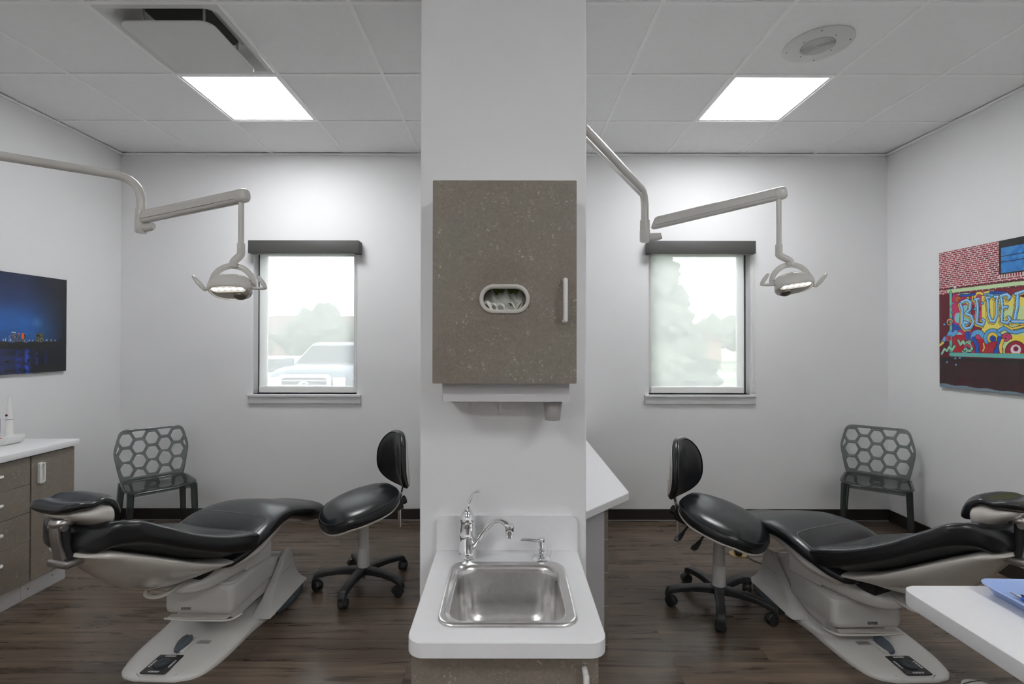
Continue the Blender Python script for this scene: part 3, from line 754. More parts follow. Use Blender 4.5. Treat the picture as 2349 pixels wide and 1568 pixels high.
# glove cabinet on the partition
gc = thing('glove_cabinet', 'tall speckled brown wall cabinet above the sink with an oval opening full of white gloves', 'cabinet', (-.0065, 1.39, 1.364)); o_ = Vector((-.0065, 1.39, 1.364))
GX0, GX1, GY0, GZ0, GZ1 = -.199, .186, 1.313, 1.364, 1.907
ocx, ocz, ow, oh = -.0065, 1.590, .067, .0385              # opening centre and half sizes (outer ring)
def oval(hw, hh, n=12): return rrect(ocx - hw, ocx + hw, ocz - hh, ocz + hh, hh * .98, n)
b = nb(); th_ = .018      # carcass: four sides, open front behind the door
for a in ((GX0 + .001, GX0 + .017, GZ0, GZ1), (GX1 - .017, GX1 - .001, GZ0, GZ1), (GX0 + .017, GX1 - .017, GZ0, GZ0 + .016), (GX0 + .017, GX1 - .017, GZ1 - .016, GZ1)):
    box(b, a[0], a[1], GY0 + .0185, PY - .012, a[2] + .0005, a[3] - .0005)
box(b, GX0 + .001, GX1 - .001, PY - .0119, PY - .001, GZ0, GZ1); obj('carcass', L(b), 'lam', gc, smooth=False)
# door with the oval cut out
b = nb(); N_ = 4 * 13; hole = oval(ow - .006, oh - .006); 
def outpt(p):
    dx, dz_ = p[0] - ocx, p[1] - ocz
    k = min([((GX1 if dx > 0 else GX0) - ocx) / dx if abs(dx) > 1e-9 else 1e9, ((GZ1 if dz_ > 0 else GZ0) - ocz) / dz_ if abs(dz_) > 1e-9 else 1e9])
    return (ocx + dx * k, ocz + dz_ * k)
cu = bpy.data.curves.new('c', 'CURVE'); cu.dimensions = '2D'; cu.fill_mode = 'BOTH'; cu.extrude = .009; cu.bevel_depth = 0
def spl(cu, pts):
    s = cu.splines.new('POLY'); s.points.add(len(pts) - 1); s.use_cyclic_u = True
    for p, q in zip(s.points, pts): p.co = (q[0], q[1], 0, 1)
def curve_bm(cu):
    ob = bpy.data.objects.new('c', cu); C.objects.link(ob); dg = bpy.context.evaluated_depsgraph_get()
    me = bpy.data.meshes.new_from_object(ob.evaluated_get(dg)); bm = nb(); bm.from_mesh(me)
    bmesh.ops.remove_doubles(bm, verts=bm.verts, dist=1e-6)
    bpy.data.objects.remove(ob); bpy.data.curves.remove(cu); bpy.data.meshes.remove(me); return bm
spl(cu, rrect(GX0, GX1, GZ0, GZ1, .003, 3)); spl(cu, hole)
b = curve_bm(cu); xform(b, Matrix.Translation((0, GY0 + .009, 0)) @ Matrix.Rotation(PI / 2, 4, 'X')); door = obj('door', L(b), 'stone', gc, smooth=False)
handle_bar(door, Vector((.1535, GY0 + .0, 1.640)) - o_, Vector((.1535, GY0 + .0, 1.530)) - o_, (0, -.022, 0), .0062)
b = nb(); X = lambda pts, y: [Vector((x, y, z)) for x, z in pts]
i0, i1, i2 = oval(ow, oh), oval(ow - .003, oh - .003), oval(ow - .010, oh - .010)
loft(b, [X(i0, GY0 - .0005), X(i0, GY0 - .004), X(i1, GY0 - .0055), X(oval(ow - .008, oh - .008), GY0 - .005), X(i2, GY0 - .003), X(i2, GY0 + .016), X(oval(ow - .006, oh - .006), GY0 + .017)], False, False)
obj('opening_ring', L(b), 'cream', door)
gb = thing('glove_box', 'green printed box of white disposable gloves seen through the oval opening of the wall cabinet', 'glove box', (ocx, GY0 + .07, GZ0 + .1575)); o_ = Vector((ocx, GY0 + .07, GZ0 + .1575))
b = nb()      # box with an open oval front
y0 = GY0 + .0195
for a in ((-.118, -.066, .0, .135), (.066, .118, .0, .135), (-.066, .066, .105, .135), (-.066, .066, 0, .024)): box(b, ocx + a[0], ocx + a[1], y0, y0 + .002, o_.z + a[2], o_.z + a[3])
box(b, ocx - .118, ocx + .118, y0 + .055, y0 + .11, o_.z, o_.z + .135)
box(b, ocx - .118, ocx - .116, y0, y0 + .055, o_.z, o_.z + .135); box(b, ocx + .116, ocx + .118, y0, y0 + .055, o_.z, o_.z + .135); box(b, ocx - .118, ocx + .118, y0, y0 + .055, o_.z + .133, o_.z + .135)
obj('carton', L(b), 'glovebox', gb, smooth=False)
# crumpled gloves
def crumple(x0, x1, z0, z1, y, amp, seed, nx=46, nz=26, curl=0):
    rnd = random.Random(seed); b = nb(); ks = [(rnd.uniform(30, 140), rnd.uniform(30, 160), rnd.uniform(0, 6), rnd.uniform(.3, 1)) for _ in range(9)]
    g = []
    for q in range(nz + 1):
        row = []
        for p in range(nx + 1):
            u, v = p / nx, q / nz; x = x0 + (x1 - x0) * u; z = z0 + (z1 - z0) * v
            h = sum(w_ * abs(math.sin(x * a_ * 1.3 + z * b_ + c_)) for a_, b_, c_, w_ in ks) / 4
            e_ = min(u, 1 - u, .25) * 4; f_ = min(1, 4 * (1 - v))
            zz = z + .006 * math.sin(x * 150 + seed) * v + .004 * math.sin(x * 330 + seed) * v
            row.append(b.verts.new((x, y - amp * h * e_ ** .5 + .02 * v * v - curl * (v ** 3), zz)))
        g.append(row)
    for q in range(nz):
        for p in range(nx): b.faces.new((g[q][p], g[q][p + 1], g[q + 1][p + 1], g[q + 1][p]))
    return b
gy = y0 + .004
gl = thing('glove', 'bunched white disposable glove filling the back of the oval opening', 'glove', (ocx, gy, ocz - .02)); o_ = Vector((ocx, gy, ocz - .02))
b = crumple(ocx - .062, ocx + .060, ocz - .040, ocz + .022, gy + .006, .012, 2); bmesh.ops.solidify(b, geom=b.faces[:], thickness=.001); obj('sheet', L(b), 'glove', gl, angle=80)
gl2 = thing('glove', 'white glove fingers spilling over the lower left rim of the oval opening', 'glove', (ocx - .03, gy - .014, ocz - .03)); o_ = Vector((ocx - .03, gy - .014, ocz - .03))
b = nb()
for (pa, rad) in (([(-.05, .004, -.012), (-.046, -.006, -.006), (-.040, -.012, -.016), (-.036, -.010, -.028)], .0075), ([(-.036, .002, -.016), (-.030, -.008, -.012), (-.022, -.011, -.018), (-.020, -.008, -.028)], .0062), ([(-.020, .004, -.018), (-.012, -.004, -.013), (-.003, -.006, -.017), (0, -.004, -.028)], .006)):
    sp_ = smooth_path([(ocx + x, gy - .002 + y * .55, ocz + z) for x, y, z in pa], 5); tube(b, sp_, [rad * (.85 + .25 * math.sin(k * .9)) for k in range(len(sp_))], 12, flat=(1.2, .6))
obj('fingers', L(b), 'glove', gl2)
gl3 = thing('glove', 'white glove curling up at the lower right inside the oval opening', 'glove', (ocx + .03, gy - .012, ocz - .03)); o_ = Vector((ocx + .03, gy - .012, ocz - .03))
b = nb()
for pa, rad in (([(.012, .0, -.010), (.020, -.006, -.010), (.026, -.010, -.019), (.029, -.010, -.030)], .0055), ([(.029, -.006, -.030), (.036, -.010, -.017), (.044, -.008, -.008), (.046, -.004, .004)], .0062), ([(.036, -.004, -.030), (.044, -.007, -.020), (.049, -.005, -.010), (.050, 0, -.002)], .005)):
    sp_ = smooth_path([(ocx + x, gy - .002 + y * .6, ocz + z) for x, y, z in pa], 5); m_ = len(sp_); tube(b, sp_, [rad * (1 - .75 * (k / m_) ** 2) for k in range(m_)], 10, flat=(1.4, .35))
obj('fingers', L(b), 'glove', gl3)

# towel dispenser and cup
td = thing('towel_dispenser', 'flat grey-white towel dispenser fixed under the glove cabinet', 'dispenser', (-.0065, 1.40, 1.312)); o_ = Vector((-.0065, 1.40, 1.312))
b = nb(); prism(b, [(1.346, 1.3635), (1.350, 1.338), (1.346, 1.330), (1.344, 1.312), (PY - .001, 1.310), (PY - .001, 1.3635)], -.177, .171, 'yz', .002, 1); obj('housing', L(b), 'dispm', td, angle=20)
b = nb(); box(b, -.15, .145, 1.36, 1.44, 1.3085, 1.3098, .0005, 1); obj('towel_slot', L(b), 'cream', td)
cp = thing('ribbed_cup', 'small grey ribbed tapered plastic cup hanging under the right end of the towel dispenser', 'cup', (.1285, 1.385, 1.256))
b = nb(); rings = []
for r, z in ((.0205, 0), (.021, .004), (.0262, .052), (.0262, .0535)):
    rings.append([Vector(((r + .0007 * math.sin(36 * 2 * PI * k / 216)) * math.cos(2 * PI * k / 216), (r + .0007 * math.sin(36 * 2 * PI * k / 216)) * math.sin(2 * PI * k / 216), z)) for k in range(216)])
loft(b, rings); obj('shell', b, 'cupm', cp, angle=80)

# ------------------------------------------------------------------ right bay: desk-height counter behind the partition
DZ = .73
wt = nb(); prism(wt, [(PX1 + .001, 2.052), (.604, 2.440), (.606, 2.452), (.606, YB - .0095), (PX1 + .001, YB - .0095)], DZ - .037, DZ, 'xy', .003, 1)
wt = obj('worktop', wt, 'lam', smooth=False); tag(wt, 'desk-height white worktop with a cut-off corner behind the right side of the partition', 'countertop')
dc = thing('drawer_cabinet', 'drawer cabinet under the desk-height worktop on the right side of the partition', 'cabinet', (.36, 2.6, 0)); o_ = Vector((.36, 2.6, 0))
b = nb(); box(b, PX1 + .001, .470, 2.375, 2.83, .0, DZ - .038); obj('carcass', L(b), 'dispm', dc, smooth=False)
for z0, z1 in ((.525, .685), (.365, .521), (.205, .361), (.02, .201)):
    b = nb(); box(b, .4705, .489, 2.377, 2.828, z0, z1, .001, 1); d = obj('drawer', L(b), 'stone', dc, smooth=False)
    b = nb(); box(b, .4702, .4905, 2.3768, 2.8282, z0 - .0022, z0 - .0004); obj('edge_strip', L(b), 'cream', d, smooth=False)
    b = nb(); box(b, .4895, .515, 2.52, 2.69, z1 - .06, z1 - .052, .003, 1); obj('handle', L(b), 'white', d)

# ------------------------------------------------------------------ right bay foreground: counter, tray and instrument
wt = thing('worktop', 'white worktop with a rounded corner and a blue tray on it in the right foreground', 'countertop', (2.07, .4, ZT)); o_ = Vector((2.07, .4, ZT))
b = nb(); pts = [(.984, -.5), (.984, 1.205)] + [(.984 + .035 - .035 * math.cos(R(a)), 1.205 + .035 * math.sin(R(a))) for a in (15, 30, 45, 60, 75)] + [(1.02, 1.240), (XR - .001, 1.240), (XR - .001, -.5)]
prism(b, pts, ZT - .036, ZT, 'xy', .002, 2); obj('slab', L(b), 'lam', wt, angle=30)
b = nb(); box(b, 2.5, XR - .001, -.4, 1.1, 0, ZT - .0365); c_ = obj('cabinet', b, 'stone', smooth=False); tag(c_, 'speckled brown base cabinet carrying the worktop of the blue tray', 'cabinet')

ty = thing('instrument_tray', 'light blue plastic instrument tray on the white worktop in the right foreground', 'tray', (1.31, 1.03, ZT), R(-2))
def tr_(hx, hy, z, r): return [Vector((x, y, z)) for x, y in rrect(-hx, hx, -hy, hy, r, 8)]
b = nb()
loft(b, [tr_(.135, .170, .0, .02), tr_(.139, .174, .003, .024), tr_(.152, .184, .022, .034), tr_(.160, .190, .0245, .040), tr_(.161, .191, .0262, .041), tr_(.159, .189, .0268, .04), tr_(.149, .181, .0232, .033), tr_(.136, .170, .0045, .022), tr_(.130, .164, .0025, .02)])
obj('dish', b, 'blue', ty, angle=60)
ins_ = thing('scaler', 'blue-handled dental instrument with a metal tip lying in the blue tray', 'dental tool', (1.215, 1.19, ZT + .009), R(-106 + 14))
b = nb(); tube(b, [(.026, 0, 0), (.034, 0, 0), (.06, 0, 0), (.075, 0, 0), (.14, 0, 0), (.155, 0, 0)], [.0035, .0055, .0062, .005, .005, .003], 18); hd = obj('handle', b, 'royal', ins_)
b = nb(); tube(b, [(0, 0, .0), (.012, 0, 0), (.028, 0, 0)], [.0012, .0028, .0042], 14); obj('metal_tip', b, 'alu', ins_)
b = nb(); box(b, .026, .045, -.0015, .0015, .004, .0095, .001, 1); obj('thumb_clip', b, 'blk', ins_)

# floor outlet, plug lead and foot pedal
fo = thing('floor_outlet', 'round brass floor outlet plate behind the right stool', 'outlet', (1.612, 3.437, 0))
b = nb(); lathe(b, [(.001, 0), (.058, 0), (.058, .003), (.05, .0045), (.001, .005)], 48); obj('plate', b, 'brass', fo)
cd = thing('power_cord', 'dark power lead plugged into the brass floor outlet and coiled beside it', 'cord', (1.63, 3.43, 0))
b = nb(); box(b, -.045, -.003, -.030, .016, .0055, .034, .009, 3); obj('plug', b, 'blk', cd)
pth = [(-.005, -.012, .022), (.02, -.03, .02), (.028, -.07, .006), (.05, -.12, .005), (.09, -.165, .005), (.13, -.19, .005), (.16, -.18, .005)]
for k in range(66): a = .6 + k * .42; rr_ = .052 - .0002 * k * (1 + .6 * math.sin(k)); pth.append((.135 + rr_ * math.cos(a) * 1.05, -.14 + rr_ * math.sin(a), .005 + .0065 * int(k / 15)))
b = nb(); tube(b, smooth_path(pth, 3), .0036, 8); obj('lead', b, 'cord', cd)
fp = thing('foot_pedal', 'small white round foot pedal on the floor at the bottom edge under the right worktop', 'foot pedal', (2.0, 2.07, 0))
b = nb(); lathe(b, [(.001, 0), (.075, 0), (.078, .006), (.070, .020), (.04, .030), (.001, .032)], 40); obj('dome', b, 'abs', fp)
b = nb(); tube(b, [(-.06, .03, .0265), (-.02, .035, .0315), (.03, .045, .030)], .002, 6); obj('groove', b, 'ink', fp)
# ------------------------------------------------------------------ dental chairs
def dental_chair(label, loc, s, lift, yaw_base, yaw_up, pitch):
    root = thing('dental_chair', label, 'dental chair', loc, group='reclined dental treatment chairs')
    S = Matrix.Diagonal((s, 1, 1, 1))
    MB_ = S @ Matrix.Rotation(R(-yaw_base), 4, 'Z')                          # base: fixed to the floor
    MH = MB_ @ Matrix.Translation((0, 0, lift))                              # lifted housing
    MU = S @ Matrix.Translation((0, .05, lift)) @ Matrix.Rotation(R(-yaw_up), 4, 'Z')    # swivelled upper
    MP = MU @ Matrix.Translation((0, .0, .46)) @ Matrix.Rotation(R(-pitch), 4, 'X') @ Matrix.Translation((0, 0, -.46))   # reclining back
    def put(name, bm, mat, M4, parent=root, **k): return obj(name, xform(bm, M4), mat, parent, **k)
    # base plate
    st = [(-.310, .090, .012), (-.304, .125, .019), (-.29, .152, .025), (-.265, .180, .029), (-.23, .195, .031), (-.16, .212, .034), (-.05, .222, .038), (.08, .228, .042), (.17, .245, .046),
          (.24, .265, .052), (.31, .284, .058), (.39, .287, .062), (.47, .280, .064), (.54, .262, .060), (.60, .20, .045), (.63, .12, .02)]
    b = nb(); us = np.linspace(-.310, .63, 60); K = catmull_np([(u, hw, h) for u, hw, h in st], us); rings = []
    for u, (hw, h) in zip(us, K):
        ring = [(-hw, 0), (-hw, h * .30), (-hw + .004, h * .5), (-hw + .014, h * .72), (-hw + .032, h * .86), (-hw + .055, h * .97), (-hw * .6, h), (-hw * .3, h), (0, h),
                (hw * .3, h), (hw * .6, h), (hw - .055, h * .97), (hw - .032, h * .86), (hw - .014, h * .72), (hw - .004, h * .5), (hw, h * .30), (hw, 0)]
        rings.append([Vector((x - .03, u, z)) for x, z in ring])
    loft(b, rings); put('base_plate', b, 'abs2', MB_, angle=50)
    for sd in (-1, 1):
        b = nb(); rings = []
        for u, (hw, h) in zip(us, K):
            if .22 < u < .55:
                x = sd * hw - .03; rings.append([Vector((x - sd * .012, u, 0)), Vector((x + sd * .010, u, 0)), Vector((x + sd * .013, u, .012)), Vector((x + sd * .006, u, .026)), Vector((x - sd * .008, u, .040)), Vector((x - sd * .02, u, .048))])
        loft(b, rings); put('rubber_rim', b, 'rubber', MB_)
        # tower cheeks that carry the lifting arm
        b = nb(); rings = []
        for z, u0, u1, v0, v1 in ((.035, .12, .575, .150, .258), (.050, .17, .565, .150, .236), (.075, .225, .553, .152, .216), (.115, .285, .540, .154, .202), (.16, .345, .532, .156, .195), (.20, .395, .525, .158, .191), (.232, .430, .515, .160, .187), (.245, .450, .500, .164, .183)):
            rings.append([Vector((sd * x - .03 * 0, y, z)) for x, y in rrect(v0, v1, u0, u1, min(.010, (v1 - v0) / 2.2), 4)])
        loft(b, rings); put('tower_cheek', b, 'abs2', MB_, angle=50)
        b = nb(); box(b, *sorted((sd * .185, sd * .1975)), .38, .48, .150, .1512); xform(b, Matrix.Identity(4)); put('groove', b, 'screw', MB_)
    b = nb(); box(b, -.156, .156, .44, .515, .05, .225, .02, 3); put('tower_back', b, 'abs2', MB_)
    # lifting arm between tower and housing
    zt = .285 + lift
    b = nb(); rings = []
    for u, z0, z1, hw in ((.02, .10 + lift * .9, zt, .150), (.2, .095 + lift * .7, zt - .02, .150), (.36, .08, .225, .150), (.46, .09, .216, .147)):
        rings.append([Vector((x, u, z)) for x, z in rrect(-hw, hw, z0, z1, .012, 3)])
    loft(b, rings); put('lifting_arm', b, 'abs2', MB_, angle=50)
    b = nb(); box(b, -.105, .07, .29, .41, .2165 + .006, .226, .001, 1); put('vent_plate', b, 'label', MB_)
    b = nb(); box(b, .1505, .1522, -.0, .34, .150 + lift * .5, .152 + lift * .5); put('panel_groove', b, 'screw', MB_)
    # housing over the front of the arm
    b = nb()
    rings = []
    for z, g in ((.158, .012), (.165, .004), (.185, 0), (.27, .002), (.288, .004), (.297, .012)):
        rings.append([Vector((x, y, z)) for x, y in rrect(-.172 + g, .172 - g, -.065 + g, .30 - g, .03, 5)])
    loft(b, rings); put('housing', b, 'abs2', MH, angle=45)
    b = nb(); rings = []
    for z, g in ((.2975, .014), (.300, .010), (.307, .012)): rings.append([Vector((x, y, z)) for x, y in rrect(-.172 + g, .172 - g, -.065 + g, .30 - g, .03, 5)])
    loft(b, rings); put('housing_lid', b, 'abs2', MH)
    b = nb(); path = smooth_path([(-.155, -.078, .142), (-.05, -.084, .140), (.06, -.084, .140), (.150, -.080, .140), (.180, -.060, .141), (.194, -.025, .143)], 6); tube(b, path, .0062, 10, flat=(1.0, .8))
    box(b, -.14, .15, -.080, -.05, .146, .150); put('bumper_strip', b, 'abs', MH)
    # STOP label
    lx = -.058 * s if s > 0 else .020
    lb = Matrix.Translation((lx, -.0665, .186 + lift))
    b = nb(); box(b, -.024, .024, -.0004, .0006, -.0065, .0065); pl = obj('label_plate', xform(b, lb), 'label', root, smooth=False)
    b = text_bm('STOP', .0115, .0003, True); xform(b, lb @ Matrix.Translation((.006, -.0009, 0)) @ Matrix.Rotation(PI / 2, 4, 'X')); obj('label_text', b, 'ink', pl, smooth=False)
    b = nb(); tube(b, [(-.0215, -.001, -.0045), (-.0165, -.001, .0045), (-.0115, -.001, -.0045), (-.0215, -.001, -.0045)], .0006, 6); box(b, -.0169, -.0161, -.0013, -.0007, -.0028, .0018)
    obj('warning_triangle', xform(b, lb), 'ink', pl, smooth=False)
    b = nb(); box(b, -.024, .024, -.0007, -.0004, .0058, .0065); box(b, -.024, .024, -.0007, -.0004, -.0065, -.0058); box(b, -.024, -.0233, -.0007, -.0004, -.0065, .0065); box(b, .0233, .024, -.0007, -.0004, -.0065, .0065); obj('label_border', xform(b, lb), 'ink', pl, smooth=False)
    # foot control on the base plate
    b = nb(); prism(b, rrect(-.100, .014, -.305, -.178, .006, 3), .030, .0345, 'xy', .001, 1); fp_ = put('foot_control_panel', b, 'blk', MB_ , angle=30)
    b = nb(); lathe(b, [(.001, .038), (.012, .0395), (.014, .0405), (.030, .0405), (.033, .038), (.033, .034), (.001, .034)], 36, (-.043, -.2415, 0)); put('foot_disc', b, 'dkrubber', MB_, fp_)
    for (x0, x1, y0, y1) in ((-.068, -.018, -.193, -.184), (-.068, -.018, -.299, -.290), (-.092, -.083, -.266, -.216), (-.003, .006, -.266, -.216)):
        b = nb(); prism(b, rrect(x0, x1, y0, y1, .0042, 4), .0345, .0350, 'xy'); 
        g_ = put('icon_bar', b, 'labelw', MB_, fp_, smooth=False)
        b = nb(); hz = (x1 - x0) > (y1 - y0); n_ = 3
        for k in range(n_):
            t_ = .2 + .3 * k; cx_ = x0 + (x1 - x0) * (t_ if hz else .5); cy_ = y0 + (y1 - y0) * (.5 if hz else t_)
            tube(b, [(cx_ - .0035 * (k != 1), cy_ - .002, .0353), (cx_ + .003, cy_ + .0022, .0353), (cx_ + .0035 * (k != 1) - .002, cy_ - .002, .0353)], .0006, 5)
        put('icon', b, 'ink', MB_, g_, smooth=False)
    for x, y in ((-.094, -.297), (.008, -.297), (-.094, -.187), (.008, -.187)): b = nb(); lathe(b, [(.001, .0355), (.0022, .0352), (.0024, .034), (.001, .034)], 10, (x, y, 0)); put('screw', b, 'screw', MB_, fp_)
    b = nb(); out = smooth_path([(0, -.052, 0), (.016, -.050, 0), (.026, .0, 0), (.020, .040, 0), (.008, .052, 0), (0, .040, 0), (-.010, .053, 0), (-.022, .040, 0), (-.026, .0, 0), (-.010, -.048, 0)], 4)
    prism(b, [(p.x - .035, p.y - .118) for p in out], .042, .058, 'xy', .004, 2); xform(b, Matrix.Translation((0, -.118, .04)) @ Matrix.Rotation(R(8), 4, 'X') @ Matrix.Translation((0, .118, -.04))); fl = put('foot_lever', b, 'rubber', MB_)
    b = nb(); box(b, -.046, .002, -.165, -.060, .033, .045, .006, 2); put('lever_mount', b, 'abs2', MB_, fl)
    if s > 0: lab = (.012, .075)
    else: lab = (.012, .075)
    b = nb(); box(b, lab[0], lab[1], -.098, -.058, .0365, .0372); lp = put('notice_plate', b, 'label', MB_, smooth=False)
    b = nb()
    for k in range(4): box(b, lab[0] + .006 + (.008 if k == 3 else 0), lab[1] - .006 - (.012 if k == 3 else 0), -.0915 + k * .0085, -.0895 + k * .0085 + (.0015 if k == 3 else 0), .0372, .0375)
    put('notice_lines', b, 'screw', MB_, lp, smooth=False)
    # structure between housing and seat
    b = nb(); Pad([(-.27, .372, .325, .085, 0), (-.16, .385, .303, .14, 0), (-.02, .43, .300, .165, 0), (.16, .485, .300, .165, 0), (.25, .50, .325, .15, 0)], .06, .03, 40, 40, 3.6).mesh(b); sup_ = put('seat_support', b, 'abs2', MU)
    b = nb(); box(b, -.168, .168, .04, .225, .312, .425, .012, 3); put('side_cover', b, 'abs2', MU, sup_)
    b = nb(); box(b, -.13, .13, -.20, .0, .372, .43, .01, 2); put('pivot_gap_shade', b, 'gap_shade', MU, sup_)  # black block standing in for shade in the gap between shell and support
    b = nb(); lathe(b, [(.001, .288), (.13, .288), (.135, .30), (.12, .335), (.001, .34)], 48, (0, .06, 0)); put('swivel_collar', b, 'abs2', MU)
    b = nb(); path = smooth_path([(.055, -.215, .372), (.060, -.27, .362), (.045, -.315, .352), (0, -.330, .348), (-.045, -.315, .352), (-.060, -.27, .362), (-.055, -.215, .372)], 6); tube(b, path, .011, 12, flat=(1.1, .7)); put('brake_lever', b, 'abs', MU)
    # seat: cushion and under-shell
    b = nb(); Pad([(-.10, .44, .37, .22, 0), (.05, .46, .39, .245, 0), (.2, .50, .42, .215, 0), (.33, .51, .44, .18, 0), (.46, .46, .405, .165, 0), (.54, .42, .375, .13, 0)], .03, .05, 40, 40, 3).mesh(b); put('seat_shell', b, 'abs', MU)
    seat = Pad([(-.16, .455, .40, .235, 0), (-.06, .485, .415, .262, 0), (.03, .530, .440, .272, 0), (.11, .557, .462, .270, 0), (.20, .572, .482, .255, -.002), (.30, .572, .480, .236, -.004), (.42, .545, .440, .216, -.006), (.56, .500, .380, .204, -.004), (.72, .462, .340, .180, 0)], .04, .08, 70, 56, 3.4)
    b = nb(); seat.mesh(b); so_ = put('seat_cushion', b, 'vinyl', MU, angle=80)
    b = nb(); seat.line(b, [(-.05, 38)] + [(y, 38 + 0 * y) for y in np.linspace(-.03, .10, 10)] + [(.122, 42), (.134, 50), (.138, 62)] + [(.138, a) for a in range(70, 112, 6)] + [(.138, 118), (.134, 130), (.122, 138)] + [(y, 142) for y in np.linspace(.10, -.05, 10)], .0024)
    put('insert_seam', b, 'vinyl_s', MU, so_)
    b = nb(); seat.line(b, [(y, -22) for y in np.linspace(.02, .19, 14)] + [(.22, -28), (.25, -40)], .0022); put('side_seam', b, 'vinyl_s', MU, so_)
    # backrest shell and cushion
    b = nb(); Pad([(-.665, .690, .655, .10, 0), (-.62, .686, .615, .165, 0), (-.55, .655, .535, .218, 0), (-.45, .602, .440, .256, 0), (-.32, .532, .388, .270, 0), (-.18, .474, .412, .262, 0), (-.05, .445, .425, .215, 0)], .05, .06, 60, 56, 2.4, taper=.50, hull=.022).mesh(b); bs_ = put('backrest_shell', b, 'abs', MP, angle=80)
    if 0: b = nb(); puff(b, sup(.045, .03, 2.3), [(.01, .012), (.6, .010), (.9, .006), (1, 0), (1, -.02), (.01, -.02)], 32); xform(b, Matrix.Translation((.085, -.44, .452)) @ Matrix.Rotation(R(128), 4, 'Y') @ Matrix.Rotation(R(-25), 4, 'X')); put('pivot_cap', b, 'white', MP, bs_)
    back = Pad([(-.672, .755, .672, .10, 0), (-.655, .768, .672, .14, .006), (-.625, .782, .675, .185, .022), (-.58, .772, .660, .228, .036), (-.49, .720, .612, .260, .040), (-.36, .645, .538, .275, .038), (-.22, .585, .475, .281, .034), (-.08, .548, .428, .281, .026), (.055, .530, .418, .265, .010)], .03, .10, 84, 60, 4.2)
    b = nb(); back.mesh(b); bo_ = put('backrest_cushion', b, 'vinyl', MP, angle=80)
    b = nb(); back.line(b, [(-.61, 60), (-.625, 50), (-.612, 43)] + [(y, 41) for y in np.linspace(-.59, -.08, 30)] + [(-.03, 39), (.0, 30), (.03, 10)], .0022); back.line(b, [(-.61, 120), (-.625, 130), (-.612, 137)] + [(y, 139) for y in np.linspace(-.59, -.08, 30)], .0016); put('edge_seam', b, 'vinyl_s', MP, bo_)
    # headrest
    hy = -.648
    hb = Pad([(hy - .092, .882, .845, .088, .008), (hy - .05, .882, .838, .112, .014), (hy - .01, .874, .832, .120, .014), (hy + .03, .886, .838, .124, .008), (hy + .065, .885, .800, .124, .002), (hy + .108, .850, .745, .112, 0)], .022, .048, 48, 44, 2.8)
    b = nb(); hb.mesh(b); h_ = put('headrest_cushion', b, 'vinyl', MP, angle=80)
    b = nb(); Pad([(hy - .06, .846, .820, .085, .01), (hy - .01, .850, .792, .122, .008), (hy + .03, .866, .765, .130, .004), (hy + .060, .858, .757, .128, 0), (hy + .080, .825, .765, .10, 0)], .03, .03, 36, 40, 2.6).mesh(b); put('headrest_shell', b, 'abs', MP, angle=80)
    b = nb(); lathe(b, [(.001, .790), (.034, .790), (.040, .798), (.040, .808), (.032, .818), (.001, .82)], 32, (-.0, hy - .035, 0)); xform(b, Matrix.Identity(4)); mt = put('headrest_mount', b, 'alu', MP)
    b = nb(); tube(b, [(-.036, hy - .050, .788), (.036, hy - .050, .788)], .0125, 20); put('hinge', b, 'alu', MP, mt)
    b = nb(); rings = []
    for z, y, hw, ht in ((.790, -.058, .019, .010), (.765, -.060, .020, .009), (.725, -.054, .021, .008), (.690, -.046, .022, .009), (.655, -.040, .024, .010)):
        rings.append([Vector((x, hy + y + yy, z)) for x, yy in rrect(-hw, hw, -ht, ht, .004, 3)])
    loft(b, rings); put('headrest_bar', b, 'alu', MP)
    b = nb(); tube(b, [(.012, hy - .036, .785), (.012, hy - .024, .66)], .0165, 20); put('slide_cover', b, 'blk', MP)
    b = nb(); box(b, -.045, .055, hy - .060, hy + .01, .638, .668, .010, 3); put('bracket_foot', b, 'alu', MP)
    return root
dental_chair('black and ivory reclined dental chair left of the partition, beside the cabinets', (-1.49, 2.45, 0), 1, 0, 1.5, 14, 0)
dental_chair('black and ivory reclined dental chair right of the partition, behind the foreground worktop', (1.747, 2.45, 0), -1, -.065, 1.5, 20, 5)

